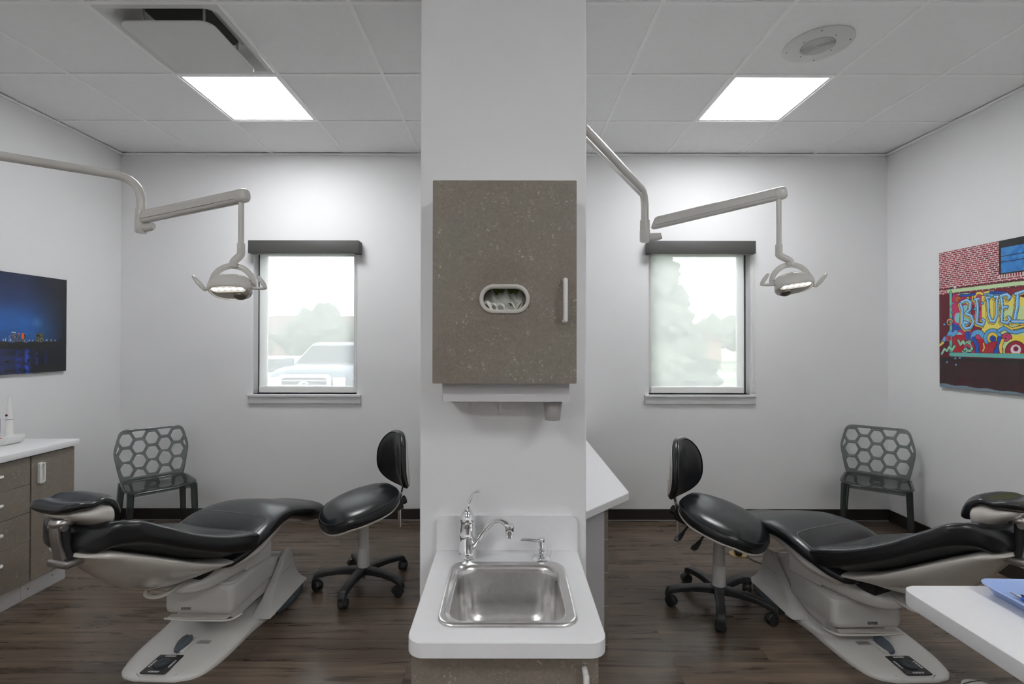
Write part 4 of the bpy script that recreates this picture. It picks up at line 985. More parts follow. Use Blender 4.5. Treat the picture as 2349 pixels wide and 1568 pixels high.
# ------------------------------------------------------------------ operator stools
def stool(label, loc, face, leg0, tilt=13, h=0):
    root = thing('operator_stool', label, 'stool', loc, group='black dental operator stools')
    Z = Matrix.Rotation(math.atan2(-face[0], face[1]), 4, 'Z')
    TS = Z @ Matrix.Translation((0, .018, .500 + h)) @ Matrix.Rotation(R(-tilt), 4, 'X')
    o_f = sup(.228, .250, 2.35)
    def ol(t):
        x, y = o_f(t); k = 1 - .10 * max(0, -y / .238) ** 2 + .0 * y
        return (x * k, y * (1.0 if y > 0 else .92))
    def wp(p):
        dip = .010 * math.exp(-((p.x / .07) ** 2)) * (1 if p.z > 0 else 0) * min(1, max(0, (-p.y) / .15))
        return Vector((p.x, p.y, p.z - dip + .10 * max(0, -p.y - .10) - .25 * max(0, p.y - .15)))
    b = nb(); puff(b, ol, [(.001, .052), (.25, .051), (.5, .047), (.7, .040), (.84, .029), (.93, .016), (.98, .002), (1.0, -.012), (1.0, -.026), (.985, -.038), (.95, -.042), (.001, -.042)], 64, wp)
    sc = obj('seat_cushion', xform(b, TS), 'vinyl', root, angle=80)
    b = nb(); path = [wp(Vector((ol(t)[0] * .955, ol(t)[1] * .955, .0125))) for t in [2 * PI * k / 72 for k in range(73)]]; tube(b, path, .0022, 6); obj('seam', xform(b, TS), 'vinyl', sc)
    b = nb(); puff(b, lambda t: (ol(t)[0] * .985, ol(t)[1] * .985), [(.001, -.0425), (.99, -.0425), (1, -.046), (.99, -.052), (.001, -.055)], 64, wp); obj('seat_pan', xform(b, TS), 'abs', root)
    b = nb(); box(b, -.075, .075, -.185, .07, -.105, -.054, .012, 2); obj('tilt_mechanism', xform(b, TS), 'blk', root)
    b = nb(); box(b, -.035, .035, -.245, -.165, -.135, -.045, .01, 2); xform(b, TS); k_ = obj('back_bracket', b, 'blk', root)
    b = nb(); lathe(b, [(.001, 0), (.026, 0), (.028, .006), (.028, .028), (.024, .032), (.001, .032)], 8, (0, 0, 0), Matrix.Rotation(PI / 2, 4, 'X')); xform(b, TS @ Matrix.Translation((.0, -.245, -.095))); obj('knob', b, 'blk', k_, angle=20)
    for (x, y, L_, a) in ((.115, -.13, .10, 0), (.112, -.035, .09, 12)):
        b = nb(); path = smooth_path([(.05, y, -.085), (x, y, -.10), (x + .045, y - .005, -.135), (x + .10, y - .01, -.155)], 6); m_ = len(path)
        tube(b, path, [.006 + .016 * max(0, (k / m_ - .5) * 2) ** .7 if k < m_ - 2 else .014 for k in range(m_)], 14, flat=(1, .32)); obj('lever', xform(b, TS), 'blk', root)
    # backrest
    TB = Z @ Matrix.Translation((0, -.235, .735 + h)) @ Matrix.Rotation(R(-4), 4, 'X') @ Matrix.Rotation(PI / 2, 4, 'X')      # local: x right, y up, z towards the rear of the stool... flipped below
    bo = sup(.192, .180, 2.5)
    def bol(t):
        x, y = bo(t); return (x * (1 + .10 * (-y / .18)) * (1 - .10 * max(0, y / .18) ** 2), y)
    def bw(p): return Vector((p.x, p.y, -p.z - 2.1 * p.x * p.x - .25 * max(0, p.y) ** 2))
    b = nb(); puff(b, bol, [(.001, .030), (.4, .029), (.7, .025), (.87, .017), (.96, .006), (1, -.008), (.985, -.018), (.95, -.022), (.001, -.022)], 60, bw)
    bc = obj('backrest_cushion', xform(b, TB), 'vinyl', root, angle=80)
    b = nb(); path = [bw(Vector((bol(t)[0] * .95, bol(t)[1] * .95, .009))) for t in [2 * PI * k / 72 for k in range(73)]]; tube(b, path, .002, 6); obj('seam', xform(b, TB), 'vinyl', bc)
    b = nb(); puff(b, lambda t: (bol(t)[0] * .96, bol(t)[1] * .96), [(.001, .0225), (.9, .0225), (1, .026), (.97, .030), (.8, .034), (.001, .036)], 60, lambda p: bw(Vector((p.x, p.y, -p.z)))); obj('backrest_shell', xform(b, TB), 'abs', root)
    b = nb(); rings = []
    for p in smooth_path([(0, -.232, .305), (0, -.232, .36), (0, -.232, .42), (0, -.240, .50), (0, -.262, .60), (0, -.268, .70), (0, -.272, .76)], 4):
        rings.append([p + Vector((x, y, h)) for x, y in rrect(-.019, .019, -.0035, .0035, .002, 2)])
    loft(b, rings); br = obj('backrest_bar', xform(b, Z), 'chrome', root, angle=50)
    b = nb(); box(b, -.04, .04, -.285, -.262, .585 + h, .66 + h, .006, 2); obj('bar_cover', xform(b, Z), 'abs', br)
    # gas column
    b = nb(); lathe(b, [(.001, .230), (.0325, .230), (.0312, .26), (.0300, .30), (.0295, .345), (.0295, .44 + h), (.001, .44 + h)], 36); obj('column', b, 'white_matte', root)
    b = nb(); lathe(b, [(.001, .10), (.0365, .10), (.0368, .105), (.0350, .228), (.0335, .232), (.001, .232)], 36); obj('column_sleeve', b, 'white_matte', root)
    b = nb(); lathe(b, [(.001, .045), (.010, .045), (.010, .075), (.001, .075)], 16); obj('gas_piston', b, 'alu', root)
    b = nb(); lathe(b, [(.001, .075), (.034, .075), (.042, .085), (.044, .112), (.039, .118), (.001, .118)], 32); obj('hub', b, 'blk', root)
    for k in range(5):
        Zk = Matrix.Rotation(R(leg0 + 72 * k), 4, 'Z'); b = nb(); rings = []
        for x, z, hw, ht in ((.025, .096, .028, .020), (.08, .100, .025, .018), (.15, .100, .022, .0165), (.22, .094, .022, .0155), (.262, .086, .023, .0155), (.284, .076, .021, .016), (.294, .055, .018, .012)):
            rings.append([Vector((x, y, z + zz)) for y, zz in rrect(-hw, hw, -ht, ht, .007, 3)])
        loft(b, rings); lg = obj('leg', xform(b, Zk), 'blk', root, angle=50)
        sw = Matrix.Rotation(R(35 + 50 * k), 4, 'Z'); Tk = Zk @ Matrix.Translation((.276, 0, 0)) @ sw
        b = nb()
        for e in (-1, 1): lathe(b, [(.001, -.008), (.016, -.0085), (.0255, -.009), (.0265, -.003), (.0265, .004), (.024, .009), (.001, .009)], 28, (.016, e * .0145, .0265), Matrix.Rotation(PI / 2, 4, 'X'))
        box(b, -.012, .012, -.005, .005, .018, .066, .004, 2)
        pth = [(.016 + .031 * math.cos(R(a)), 0, .0265 + .031 * math.sin(R(a))) for a in range(10, 191, 15)]; tube(b, pth, .009, 10, flat=(2.0, .6)); obj('caster', xform(b, Tk), 'blk', root)
    return root
M['white_matte'] = nmat('translucent_white_plastic', (.58, .57, .55), .45, var=.01)
stool('black tilted stool on five casters at the foot of the left dental chair', (-.867, 2.99, 0), (-.80, -.60), 46, 13)
stool('black tilted stool with two levers showing, right of the partition by the dental chair', (1.188, 2.763, 0), (.745, -.667), 33, 15)

# ------------------------------------------------------------------ smoke-grey honeycomb chairs
def clip(poly, f):
    out = []
    for i in range(len(poly)):
        a, c = poly[i], poly[(i + 1) % len(poly)]; fa, fc = f(a), f(c)
        if fa >= 0: out.append(a)
        if (fa >= 0) != (fc >= 0): t_ = fa / (fa - fc); out.append((a[0] + (c[0] - a[0]) * t_, a[1] + (c[1] - a[1]) * t_))
    return out
def rnd_poly(pts, r, n=3):
    out = []
    for i in range(len(pts)):
        p0, p1, p2 = Vector(pts[i - 1]), Vector(pts[i]), Vector(pts[(i + 1) % len(pts)])
        d0, d1 = (p0 - p1), (p2 - p1); k = min(r, d0.length * .45, d1.length * .45); a, c = p1 + d0.normalized() * k, p1 + d1.normalized() * k
        for j in range(n + 1): t_ = j / n; q = a * (1 - t_) ** 2 + p1 * 2 * t_ * (1 - t_) + c * t_ * t_; out.append((q.x, q.y))
    return out
def area(p): return abs(sum(p[i - 1][0] * p[i][1] - p[i][0] * p[i - 1][1] for i in range(len(p))) / 2)
def honey_chair(label, loc, rz, group):
    root = thing('guest_chair', label, 'chair', loc, rz, group)
    cu = bpy.data.curves.new('c', 'CURVE'); cu.dimensions = '2D'; cu.fill_mode = 'BOTH'; cu.extrude = .006; cu.bevel_depth = .0025; cu.bevel_resolution = 2
    out = rnd_poly([(-.190, .415), (.190, .415), (.212, .52), (.236, .655), (.196, .815), (-.196, .815), (-.236, .655), (-.212, .52)], .045, 6); spl(cu, out)
    # inner limit shifted in from the outline
    lim = [(-.176, .462), (.176, .462), (.197, .53), (.2225, .655), (.187, .800), (-.187, .800), (-.2225, .655), (-.197, .53)]
    def inside(poly):
        for i in range(len(lim)):
            a, c = lim[i], lim[(i + 1) % len(lim)]; poly = clip(poly, lambda p: (c[0] - a[0]) * (p[1] - a[1]) - (c[1] - a[1]) * (p[0] - a[0]))
            if len(poly) < 3: return None
        return poly
    for c_ in range(-3, 4):
        for r_ in range(-1, 4):
            cz = .521 + r_ * .1085 + (.05425 if c_ % 2 else 0); cx_ = c_ * .0805
            h_ = [(cx_ + .0462 * math.cos(R(60 * k)), cz + .0535 * math.sin(R(60 * k))) for k in range(6)]
            p = inside(h_)
            if p and area(p) > .0003: spl(cu, rnd_poly(p, .011))
    b = curve_bm(cu)
    # slight back tilt and curvature
    xform(b, Matrix.Rotation(PI / 2, 4, 'X'))
    for v in b.verts: v.co.y = v.co.y + .195 + (v.co.z - .44) * .16 - 0.45 * v.co.x ** 2 * (v.co.z - .40) * 2
    obj('backrest', b, 'smoke', root, angle=35)
    b = nb(); so = sup(.214, .212, 5)
    def sw_(p): return Vector((p.x * (1 + .04 * (-p.y / .2)), p.y, p.z - .016 * (1 - min(1, (p.x / .2) ** 2)) * (1 - min(1, (p.y / .22) ** 2)) - .35 * max(0, -p.y - .17) ** 1.0 * .5))
    puff(b, so, [(.001, .448), (.3, .448), (.6, .449), (.9, .451), (.985, .450), (1, .445), (.985, .439), (.9, .438), (.001, .438)], 56, sw_); st_ = obj('seat', b, 'smoke', root, angle=60)
    b = nb(); box(b, -.165, .165, -.196, -.190, .412, .4355, .002, 1); box(b, -.172, -.166, -.17, .17, .412, .4355, .002, 1); box(b, .166, .172, -.17, .17, .412, .4355, .002, 1); obj('apron', b, 'smoke', root, smooth=False)
    b = nb()
    for k in range(4): lathe(b, [(.001, .4375), (.0022, .4365), (.0024, .4355), (.001, .4355)], 8, (0, -.02 + .03 * k, 0))
    for sx in (-1, 1):
        for name, top, bot, w0, w1 in (('leg', (sx * .186, -.180, .437), (sx * .200, -.205, 0), .020, .015), ('leg', (sx * .188, .190, .437), (sx * .215, .255, 0), .022, .015)):
            b = nb(); rings = []
            for k in range(5):
                t_ = k / 4; x, y, z = [top[i] * (1 - t_) + bot[i] * t_ for i in range(3)]; w = w0 * (1 - t_) + w1 * t_
                rings.append([Vector((x + p, y + q, z)) for p, q in rrect(-w, w, -w, w, .006, 3)])
            loft(b, rings); obj('leg', b, 'smoke_dark', root, angle=50)
    return root
honey_chair('smoke-grey see-through chair with a honeycomb back beside the left cabinets', (-2.555, 3.61, 0), R(45), 'see-through honeycomb guest chairs')
honey_chair('smoke-grey see-through chair with a honeycomb back in the right corner under the mural side', (2.745, 3.66, 0), R(-38), 'see-through honeycomb guest chairs')

# ------------------------------------------------------------------ operating lights on arms
def lamp(label, s, mount, pipe, j0, j1, head, tilt, roll, yaw):
    """pipe: points of the horizontal pipe down to the joint; j0-j1: balanced arm; head: centre of the head"""
    root = thing('operating_light', label, 'dental light', mount, group='dental operating lights on swing arms')
    o = Vector(mount); V = lambda p: Vector(p) - o
    pts = [V(p) for p in pipe]
    b = nb(); tube(b, pts, .0175, 24); pp = obj('pipe_arm', b, 'abs_lamp', root)
    if s > 0: b = nb(); lathe(b, [(.001, 0), (.05, 0), (.05, .015), (.03, .03), (.02, .05), (.001, .05)], 32, (0, 0, 0), Matrix.Rotation(PI / 2, 4, 'Y')); obj('wall_mount', b, 'abs_lamp', root)
    else:
        b = nb(); lathe(b, [(.001, 0), (.04, 0), (.04, .008), (.022, .012), (.019, .018), (.001, .018)], 32, (0, 0, 0), Matrix.Rotation(PI / 2, 4, 'Y')); obj('wall_mount', b, 'abs_lamp', root)
        b = nb(); tube(b, [p + Vector((0, 0, -.030)) for p in pts[:2]] + [pts[2] + Vector((-.006, -.004, -.018))], .0075, 12); obj('cable_conduit', b, 'abs_lamp', pp)
    jt = V(j0); base = pts[-1]
    b = nb(); lathe(b, [(.001, .050), (.0225, .050), (.0225, .002), (.0235, .0), (.0235, -.045), (.019, -.052), (.001, -.052)], 32, base + Vector((0, 0, .012))); kn = obj('knuckle', b, 'abs_lamp', root)
    d = (V(j1) - jt); dh = Vector((d.x, d.y, 0)).normalized()
    b = nb(); tube(b, [base + Vector((0, 0, -.018)), base + dh * .055 + Vector((0, 0, -.018)), base + dh * .075 + Vector((0, 0, -.014))], [.019, .018, .014], 16, flat=(.8, 1)); obj('yoke_block', b, 'abs_lamp', kn)
    # balanced arm: oval tube with end cap
    dn = d.normalized(); L_ = d.length
    rot = dn.to_track_quat('Y', 'Z').to_matrix().to_4x4(); Ma = Matrix.Translation(jt) @ rot
    b = nb(); rings = []
    for y, k in ((-.010, .55), (-.006, .8), (0, .95), (.008, 1), (L_ * .5, 1), (L_ - .03, 1)):
        rings.append([Vector((x * k, y + (z * .35 if y < .02 else 0), z * k)) for x, z in rrect(-.021, .021, -.028, .028, .0205, 8)])
    loft(b, rings); obj('balanced_arm', xform(b, Ma), 'abs_lamp', root, angle=50)
    b = nb(); box(b, -.0215, .0215, .0, L_ - .03, -.0135, -.0125); obj('arm_joint_line', xform(b, Ma), 'screw', root)
    b = nb(); rings = []
    for y, k in ((L_ - .0295, .985), (L_ - .028, 1), (L_ + .0, 1), (L_ + .010, .93), (L_ + .016, .75), (L_ + .018, .4)):
        rings.append([Vector((x * k, y, z * k)) for x, z in rrect(-.0212, .0212, -.0282, .0282, .0205, 8)])
    loft(b, rings); obj('end_cap', xform(b, Ma), 'abs_lamp', root, angle=50)
    # down post
    j = V(j1) + dn * -.014; hd = V(head)
    post = Vector((j.x, j.y, 0))
    ztop, zb = j.z - .012, hd.z + .155
    b = nb(); tube(b, [(j.x, j.y, ztop), (j.x, j.y, zb)], .0105, 18); ps = obj('down_post', b, 'abs_lamp', root)
    b = nb(); path = smooth_path([(j.x, j.y, zb + .006), (j.x, j.y, zb - .028), (j.x - s * .004, j.y, zb - .042), (hd.x + s * .008, hd.y, hd.z + .088), (hd.x + s * .004, hd.y, hd.z + .068)], 6); m_ = len(path)
    tube(b, path, .0145, 20); obj('swivel_elbow', b, 'abs_lamp', ps)
    # head, local: x right, y back, z up; then yaw/tilt/roll
    MH = Matrix.Translation(hd) @ Matrix.Rotation(R(yaw), 4, 'Z') @ Matrix.Rotation(R(roll), 4, 'Y') @ Matrix.Rotation(R(-tilt), 4, 'X') @ Matrix.Diagonal((s, 1, 1, 1))
    def hp(name, b, mat, par=None, **k): return obj(name, xform(b, MH), mat, par or root, **k)
    of = sup(.078, .058, 2.5)
    def hol(t): x, y = of(t); return (x * (1 - .12 * (y / .058) * (1 if y < 0 else .4)), y)
    b = nb(); puff(b, hol, [(.001, .040), (.25, .038), (.42, .031), (.50, .024), (.62, .021), (.78, .016), (.90, .007), (.97, -.006), (1, -.020), (.985, -.032), (.94, -.040), (.86, -.042), (.84, -.038), (.001, -.036)], 56); hh = hp('lamp_head', b, 'abs_lamp', angle=50)
    b = nb(); prism(b, rrect(-.062, .062, -.046, -.004, .018, 6), -.0395, -.0355, 'xy', .0006, 1); rf = hp('lens', b, 'lens', hh, angle=40)
    for k in range(5):
        b = nb(); lathe(b, [(.001, -.0425), (.006, -.042), (.0100, -.0398), (.001, -.0395)], 20, (-.046 + .023 * k, -.028, 0)); hp('led', b, 'ledw', rf)
    b = nb(); lathe(b, [(.001, -.046), (.018, -.046), (.022, -.043), (.022, -.036), (.001, -.036)], 32, (.026, .028, 0)); hp('sensor_cap', b, 'alu', hh)
    MHu = Matrix.Translation(hd) @ Matrix.Rotation(R(yaw), 4, 'Z') @ Matrix.Diagonal((s, 1, 1, 1))
    b = nb(); pth = [(.077 * math.cos(R(a)), .008, -.002 + .074 * math.sin(R(a))) for a in range(-4, 185, 7)]
    tube(b, pth, .0088, 14, flat=(.62, 1.35)); yk = obj('yoke', xform(b, MHu), 'abs_lamp', root)
    b = nb()
    for e in (-1, 1): tube(b, [(e * .083, .008, -.004), (e * .060, .008, -.004)], .011, 16)
    obj('yoke_pivot', xform(b, MHu), 'abs_lamp', yk)
    for e, arm, grip in ((1, [(.066, -.010, -.014), (.100, -.026, -.018), (.130, -.034, -.018), (.138, -.036, -.015)], [(.138, -.036, -.018), (.130, -.036, -.004), (.116, -.034, .016), (.106, -.032, .030)]),
                         (-1, [(-.066, -.010, -.014), (-.080, -.014, -.020), (-.090, -.016, -.024), (-.094, -.018, -.022)], [(-.092, -.018, -.026), (-.104, -.018, -.010), (-.122, -.016, .012), (-.136, -.014, .028)])):
        b = nb(); tube(b, smooth_path(arm, 5), .0062, 12); a_ = obj('handle_arm', xform(b, MHu), 'abs_lamp', root)
        b = nb(); tube(b, smooth_path(grip, 5), [.0065, .0070, .0078, .0088, .0096, .0102, .0106, .0106, .0104, .0100, .0096, .0092, .0086, .0080, .0070, .0045], 14, flat=(1, .8)); obj('handle_grip', xform(b, MHu), 'abs_lamp', a_)
    return root
def bend(p0, corner, p1, r, n=8):
    """straight p0 -> corner -> p1 with the corner rounded"""
    p0, c_, p1 = Vector(p0), Vector(corner), Vector(p1); a = c_ + (p0 - c_).normalized() * r; e = c_ + (p1 - c_).normalized() * r
    out = [p0, a]
    for k in range(1, n): t_ = k / n; out.append(a * (1 - t_) ** 2 + c_ * 2 * t_ * (1 - t_) + e * t_ * t_)
    return out + [e, p1]
lamp('ivory dental operating light hanging from a pipe arm in the left bay', 1, (XL + .001, .895, 2.18),
     bend((XL + .03, .916, 2.18), (-1.588, 2.13, 2.18), (-1.588, 2.13, 1.985), .10), (-1.560, 2.115, 2.012), (-1.035, 1.93, 2.048), (-1.078, 1.925, 1.700), 26, -2, 8)
lamp('ivory dental operating light hanging from a pipe arm on the right side of the partition', -1, (PX1 + .001, 1.585, 2.178),
     bend((PX1 + .004, 1.589, 2.178), (.648, 2.31, 2.178), (.648, 2.31, 1.985), .08), (.690, 2.295, 2.030), (1.205, 2.15, 2.129), (1.240, 2.142, 1.742), 26, -8, -8)

# ------------------------------------------------------------------ pictures on the side walls
def srgb(c): c = np.asarray(c, float); return np.where(c <= .04045, c / 12.92, ((c + .055) / 1.055) ** 2.4)
def picture(name, label, x, sx, ya, yb, z0, z1, img, thick=.022):
    """canvas on a side wall; img[row from bottom, column] sRGB; columns run from ya to yb"""
    root = thing(name, label, 'picture', (x, (ya + yb) / 2, (z0 + z1) / 2)); o = root.location.copy()
    b = nb(); xw = x + sx * thick
    box(b, *sorted((x, xw - sx * .0012)), *sorted((ya, yb)), z0, z1, .001, 1); xform(b, Matrix.Translation(-o)); obj('panel', b, 'blk', root, smooth=False)
    H_, W_ = img.shape[:2]
    ys = np.linspace(ya, yb, W_ + 1); zs = np.linspace(z0, z1, H_ + 1)
    YY, ZZ = np.meshgrid(ys, zs); co = np.stack([np.full(YY.size, xw), YY.ravel(), ZZ.ravel()], 1) - np.array(o)
    idx = np.arange((H_ + 1) * (W_ + 1)).reshape(H_ + 1, W_ + 1)
    q = np.stack([idx[:-1, :-1], idx[:-1, 1:], idx[1:, 1:], idx[1:, :-1]], -1).reshape(-1, 4)
    if (sx > 0) == (yb < ya): q = q[:, ::-1]
    me = bpy.data.meshes.new('print'); me.from_pydata(co.tolist(), [], q.tolist())
    at = me.color_attributes.new('print_colour', 'FLOAT_COLOR', 'CORNER')
    col = np.concatenate([srgb(img.reshape(-1, 3)), np.ones((H_ * W_, 1))], 1); at.data.foreach_set('color', np.repeat(col, 4, 0).ravel())
    me.materials.append(attr_mat(name + '_print')); ob = bpy.data.objects.new('print', me); C.objects.link(ob); ob.parent = root
    return root
rng = np.random.default_rng(5)
def vnoise(sh, n, seed):
    r_ = np.random.default_rng(seed); g = r_.random((n + 2, n + 2)); y = np.linspace(0, n, sh[0]); x = np.linspace(0, n, sh[1])
    yi, xi = y.astype(int), x.astype(int); fy, fx = y - yi, x - xi; fy, fx = fy * fy * (3 - 2 * fy), fx * fx * (3 - 2 * fx)
    a = g[yi][:, xi]; b_ = g[yi][:, xi + 1]; c_ = g[yi + 1][:, xi]; d = g[yi + 1][:, xi + 1]
    return (a * (1 - fx) + b_ * fx) * (1 - fy)[:, None] + (c_ * (1 - fx) + d * fx) * fy[:, None]
# night skyline over a river; column 0 is the far edge (right in view), width 1.0 m
H_, W_ = 230, 360; Wm, Hm = 1.0, .655
d_ = (np.arange(W_) + .5) / W_ * Wm; zz = 1.262 + (np.arange(H_) + .5) / H_ * Hm; D, Zg = np.meshgrid(d_, zz)   # D distance from the far edge
n1 = vnoise((H_, W_), 5, 1) * .6 + vnoise((H_, W_), 13, 2) * .4
glow = np.exp(-((Zg - 1.56) / .13) ** 2) * np.clip((D - .02) / .22, 0, 1) ** .8
side_ = np.clip(D / .30, 0, 1)
base_ = np.stack([.10 + .03 * side_, .13 + .10 * side_, .17 + .27 * side_], -1)
img = base_ + glow[..., None] * np.array([.0, .18, .30]) * (.6 + .8 * n1[..., None])
img *= (1 - .55 * np.clip((Zg - 1.72) / .22, 0, 1)[..., None] * (1 - .35 * side_[..., None]))
cl = np.clip(1 - np.hypot((D - .22) / .05, (Zg - 1.60) / .05), 0, 1)[..., None]; img += cl * np.array([.08, .10, .10])
land = Zg < 1.478 + .006 * np.sin(D * 60) + .004 * np.sin(D * 143) - .006 * (D > .2)
img[land] = (.075, .085, .10)
for x0, x1, zt_, colr in ((.175, .228, 1.530, (.09, .09, .10)), (.30, .322, 1.525, (.09, .13, .30)), (.335, .36, 1.522, (.12, .15, .32)), (.366, .395, 1.532, (.12, .20, .42)), (.40, .412, 1.515, (.25, .35, .6)), (.47, .50, 1.53, (.1, .15, .35)), (.53, .58, 1.52, (.1, .13, .3)), (.62, .65, 1.55, (.1, .14, .3)), (.70, .78, 1.525, (.09, .12, .25))):
    m_ = (D > x0) & (D < x1) & (Zg < zt_) & (Zg > 1.470); img[m_] = colr
    spk = m_ & (rng.random((H_, W_)) < .28); img[spk] = np.array([.62, .66, .50]) * (.6 + .5 * rng.random((spk.sum(), 1)))
m_ = (D > .312) & (D < .328) & (Zg < 1.526) & (Zg > 1.49); img[m_] = (.95, .42, .15)
m_ = (D > .335) & (D < .356) & (abs(Zg - 1.523) < .003); img[m_] = (.85, .35, .5)
m_ = (D > .367) & (D < .394) & (abs(Zg - 1.532) < .0028); img[m_] = (.7, .85, 1)
for x0 in (.09, .12, .15, .25, .275, .40, .43, .445, .6): m_ = (abs(D - x0) < .003) & (Zg > 1.476) & (Zg < 1.484 + .012 * ((x0 * 37) % 1)); img[m_] = (.55, .75, .95)
m_ = (Zg < 1.484) & (Zg > 1.474) & (rng.random((H_, W_)) < .10) & (D > .1); img[m_] = (.55, .65, .75)
wat = Zg < 1.428; st_ = vnoise((H_, 3), 40, 6)[:, :1] * .5 + vnoise((H_, W_), 24, 9) * .5
wc = np.stack([.07 + .05 * st_, .09 + .08 * st_, .13 + .26 * st_], -1) * np.clip(.35 + (D - .05) * 2.4, .5, 1.25)[..., None]; img[wat] = wc[wat]
for x0, w_, a_ in ((.29, .016, .9), (.225, .012, .35), (.345, .02, .45), (.155, .005, .5), (.5, .02, .5)):
    g_ = np.exp(-((D - x0) / w_) ** 2) * a_ * np.clip((1.425 - Zg) / .02, 0, 1) * (vnoise((H_, W_), 50, int(x0 * 100)) > .35); g_[~wat] = 0; img += g_[..., None] * np.array([.06, .20, .62])
dk = (Zg < 1.30 + .03 * np.sin(D * 9 + 1)) & (D < .25); img[dk] = (.09, .10, .12)
picture('skyline_picture', 'dark blue night skyline picture on the left wall above the worktop', XL, 1, 3.552, 2.552, 1.262, 1.917, np.clip(img, 0, 1))

# street mural picture; column 0 is the far edge (left in view)
H_, W_ = 430, 520; Wm = 1.17
t_ = (np.arange(W_) + .5) / W_ * Wm; zz = 1.156 + (np.arange(H_) + .5) / H_ * .966; U, Zg = np.meshgrid(t_, zz)
img = np.zeros((H_, W_, 3)); 
def near(pts):
    best = np.full(U.shape, 9.)
    P = [np.array(p, float) for p in pts]
    for a, c_ in zip(P, P[1:]):
        dx, dy = c_ - a; l2 = dx * dx + dy * dy + 1e-12; k = np.clip(((U - a[0]) * dx + (Zg - a[1]) * dy) / l2, 0, 1); best = np.minimum(best, np.hypot(U - a[0] - k * dx, Zg - a[1] - k * dy))
    return best
def stroke(pts, w_, c_, edge=.0035, ec=(.07, .07, .14)):
    d = near(pts)
    if edge: img[d < w_ + edge] = ec
    img[d < w_] = c_
def arc(cx_, cz, r_, a0, a1, n_=18, r1=None): return [(cx_ + (r_ + ((r1 if r1 is not None else r_) - r_) * k / n_) * math.cos(R(a0 + (a1 - a0) * k / n_)), cz + (r_ + ((r1 if r1 is not None else r_) - r_) * k / n_) * math.sin(R(a0 + (a1 - a0) * k / n_))) for k in range(n_ + 1)]
# brick wall
rowh = .0135; row = np.floor((Zg - 1.8) / rowh); bx_ = (U + (row % 2) * .02 + .008 * np.sin(row * 5.1)) % .042
brk = (((Zg - 1.8) % rowh) > .0052) & (bx_ > .0055); img[:] = (.88, .80, .80); img[brk] = (.62, .17, .24)
v_ = vnoise((H_, W_), 60, 3); img[brk & (v_ > .62)] = (.48, .12, .18); img[brk & (v_ < .3)] = (.72, .28, .33)
# blue window with dark head and brick sill
m_ = (U > .435) & (Zg > 1.90); img[m_] = (.06, .07, .10)
m_ = (U > .447) & (Zg > 1.915) & (Zg < 2.075); img[m_] = np.stack([.16 + .1 * v_, .45 + .15 * v_, .78 + .08 * v_], -1)[m_]
for z_ in (1.985, 2.02): img[(U > .447) & (abs(Zg - z_) < .0022)] = (.07, .10, .16)
m_ = (U > .435) & (Zg > 1.885) & (Zg < 1.906); img[m_] = (.86, .80, .80); img[m_ & ((U % .016) > .008)] = (.55, .10, .20)
img[(abs(Zg - 1.858 - .0 * U) < .0028)] = (.20, .12, .14)
stroke([(.125, 1.862), (.126, 1.861)], .011, (.82, .80, .78), 0)
# maroon field, panel, frame
img[Zg < 1.818] = (.40, .06, .15)
low = Zg < 1.372; img[low] = (np.array([.23, .09, .12]) + .07 * (vnoise((H_, W_), 6, 8) - .5)[..., None] * np.array([1, .3, .4]))[low]
dm = (Zg < 1.372) & (Zg > 1.35); img[dm] = (.10, .09, .09)
m_ = (Zg < 1.180 + .003 * np.sin(U * 40) - .02 * U); img[m_] = (.48, .56, .62)
pan = (U > .10) & (Zg < 1.812) & (Zg > 1.408); n2 = vnoise((H_, W_), 16, 12)
c0 = np.where((n2 > .55)[..., None], np.array([.16, .32, .70]), np.where((n2 > .35)[..., None], np.array([.78, .18, .40]), np.array([.55, .80, .82]))); img[pan & (U < .26)] = c0[pan & (U < .26)]
m_ = pan & (U >= .24) & (U < .34); img[m_] = np.where((n2 > .5)[..., None], np.array([.82, .25, .45]), np.array([.56, .08, .20]))[m_]
ye = pan & (U >= .32) & (Zg < 1.775 - .04 * np.sin(U * 12)); img[ye] = (.93, .87, .42)
ye = pan & (U >= .44) & (Zg < 1.70); img[ye] = (.80, .88, .62)
m_ = pan & (U >= .40) & (Zg > 1.765); img[m_] = (.52, .05, .18)
m_ = pan & (Zg < 1.53) & (U < .46) & (n2 < .62); img[m_] = (.72, .10, .20)
m_ = pan & (U > .50) & (Zg < 1.52); img[m_] = (.94, .86, .30)
B_ = (.40, .68, .90); B2 = (.12, .33, .74); Yl = (.95, .82, .32); Pk = (.83, .27, .45); Gn = (.62, .86, .72)
for pts, w_, c_ in ((arc(.145, 1.775, .02, 0, 540, 30, .004), .004, (.85, .45, .25)), (arc(.235, 1.78, .035, 200, 560, 24, .012), .0075, Yl), (arc(.30, 1.775, .03, 40, 260), .008, Yl), ([(.36, 1.79), (.40, 1.775), (.43, 1.785), (.46, 1.76)], .008, B_), ([(.38, 1.80), (.42, 1.795), (.47, 1.79), (.50, 1.76)], .007, B2), ([(.17, 1.80), (.22, 1.795), (.27, 1.80)], .006, B2)): stroke(pts, w_, c_)
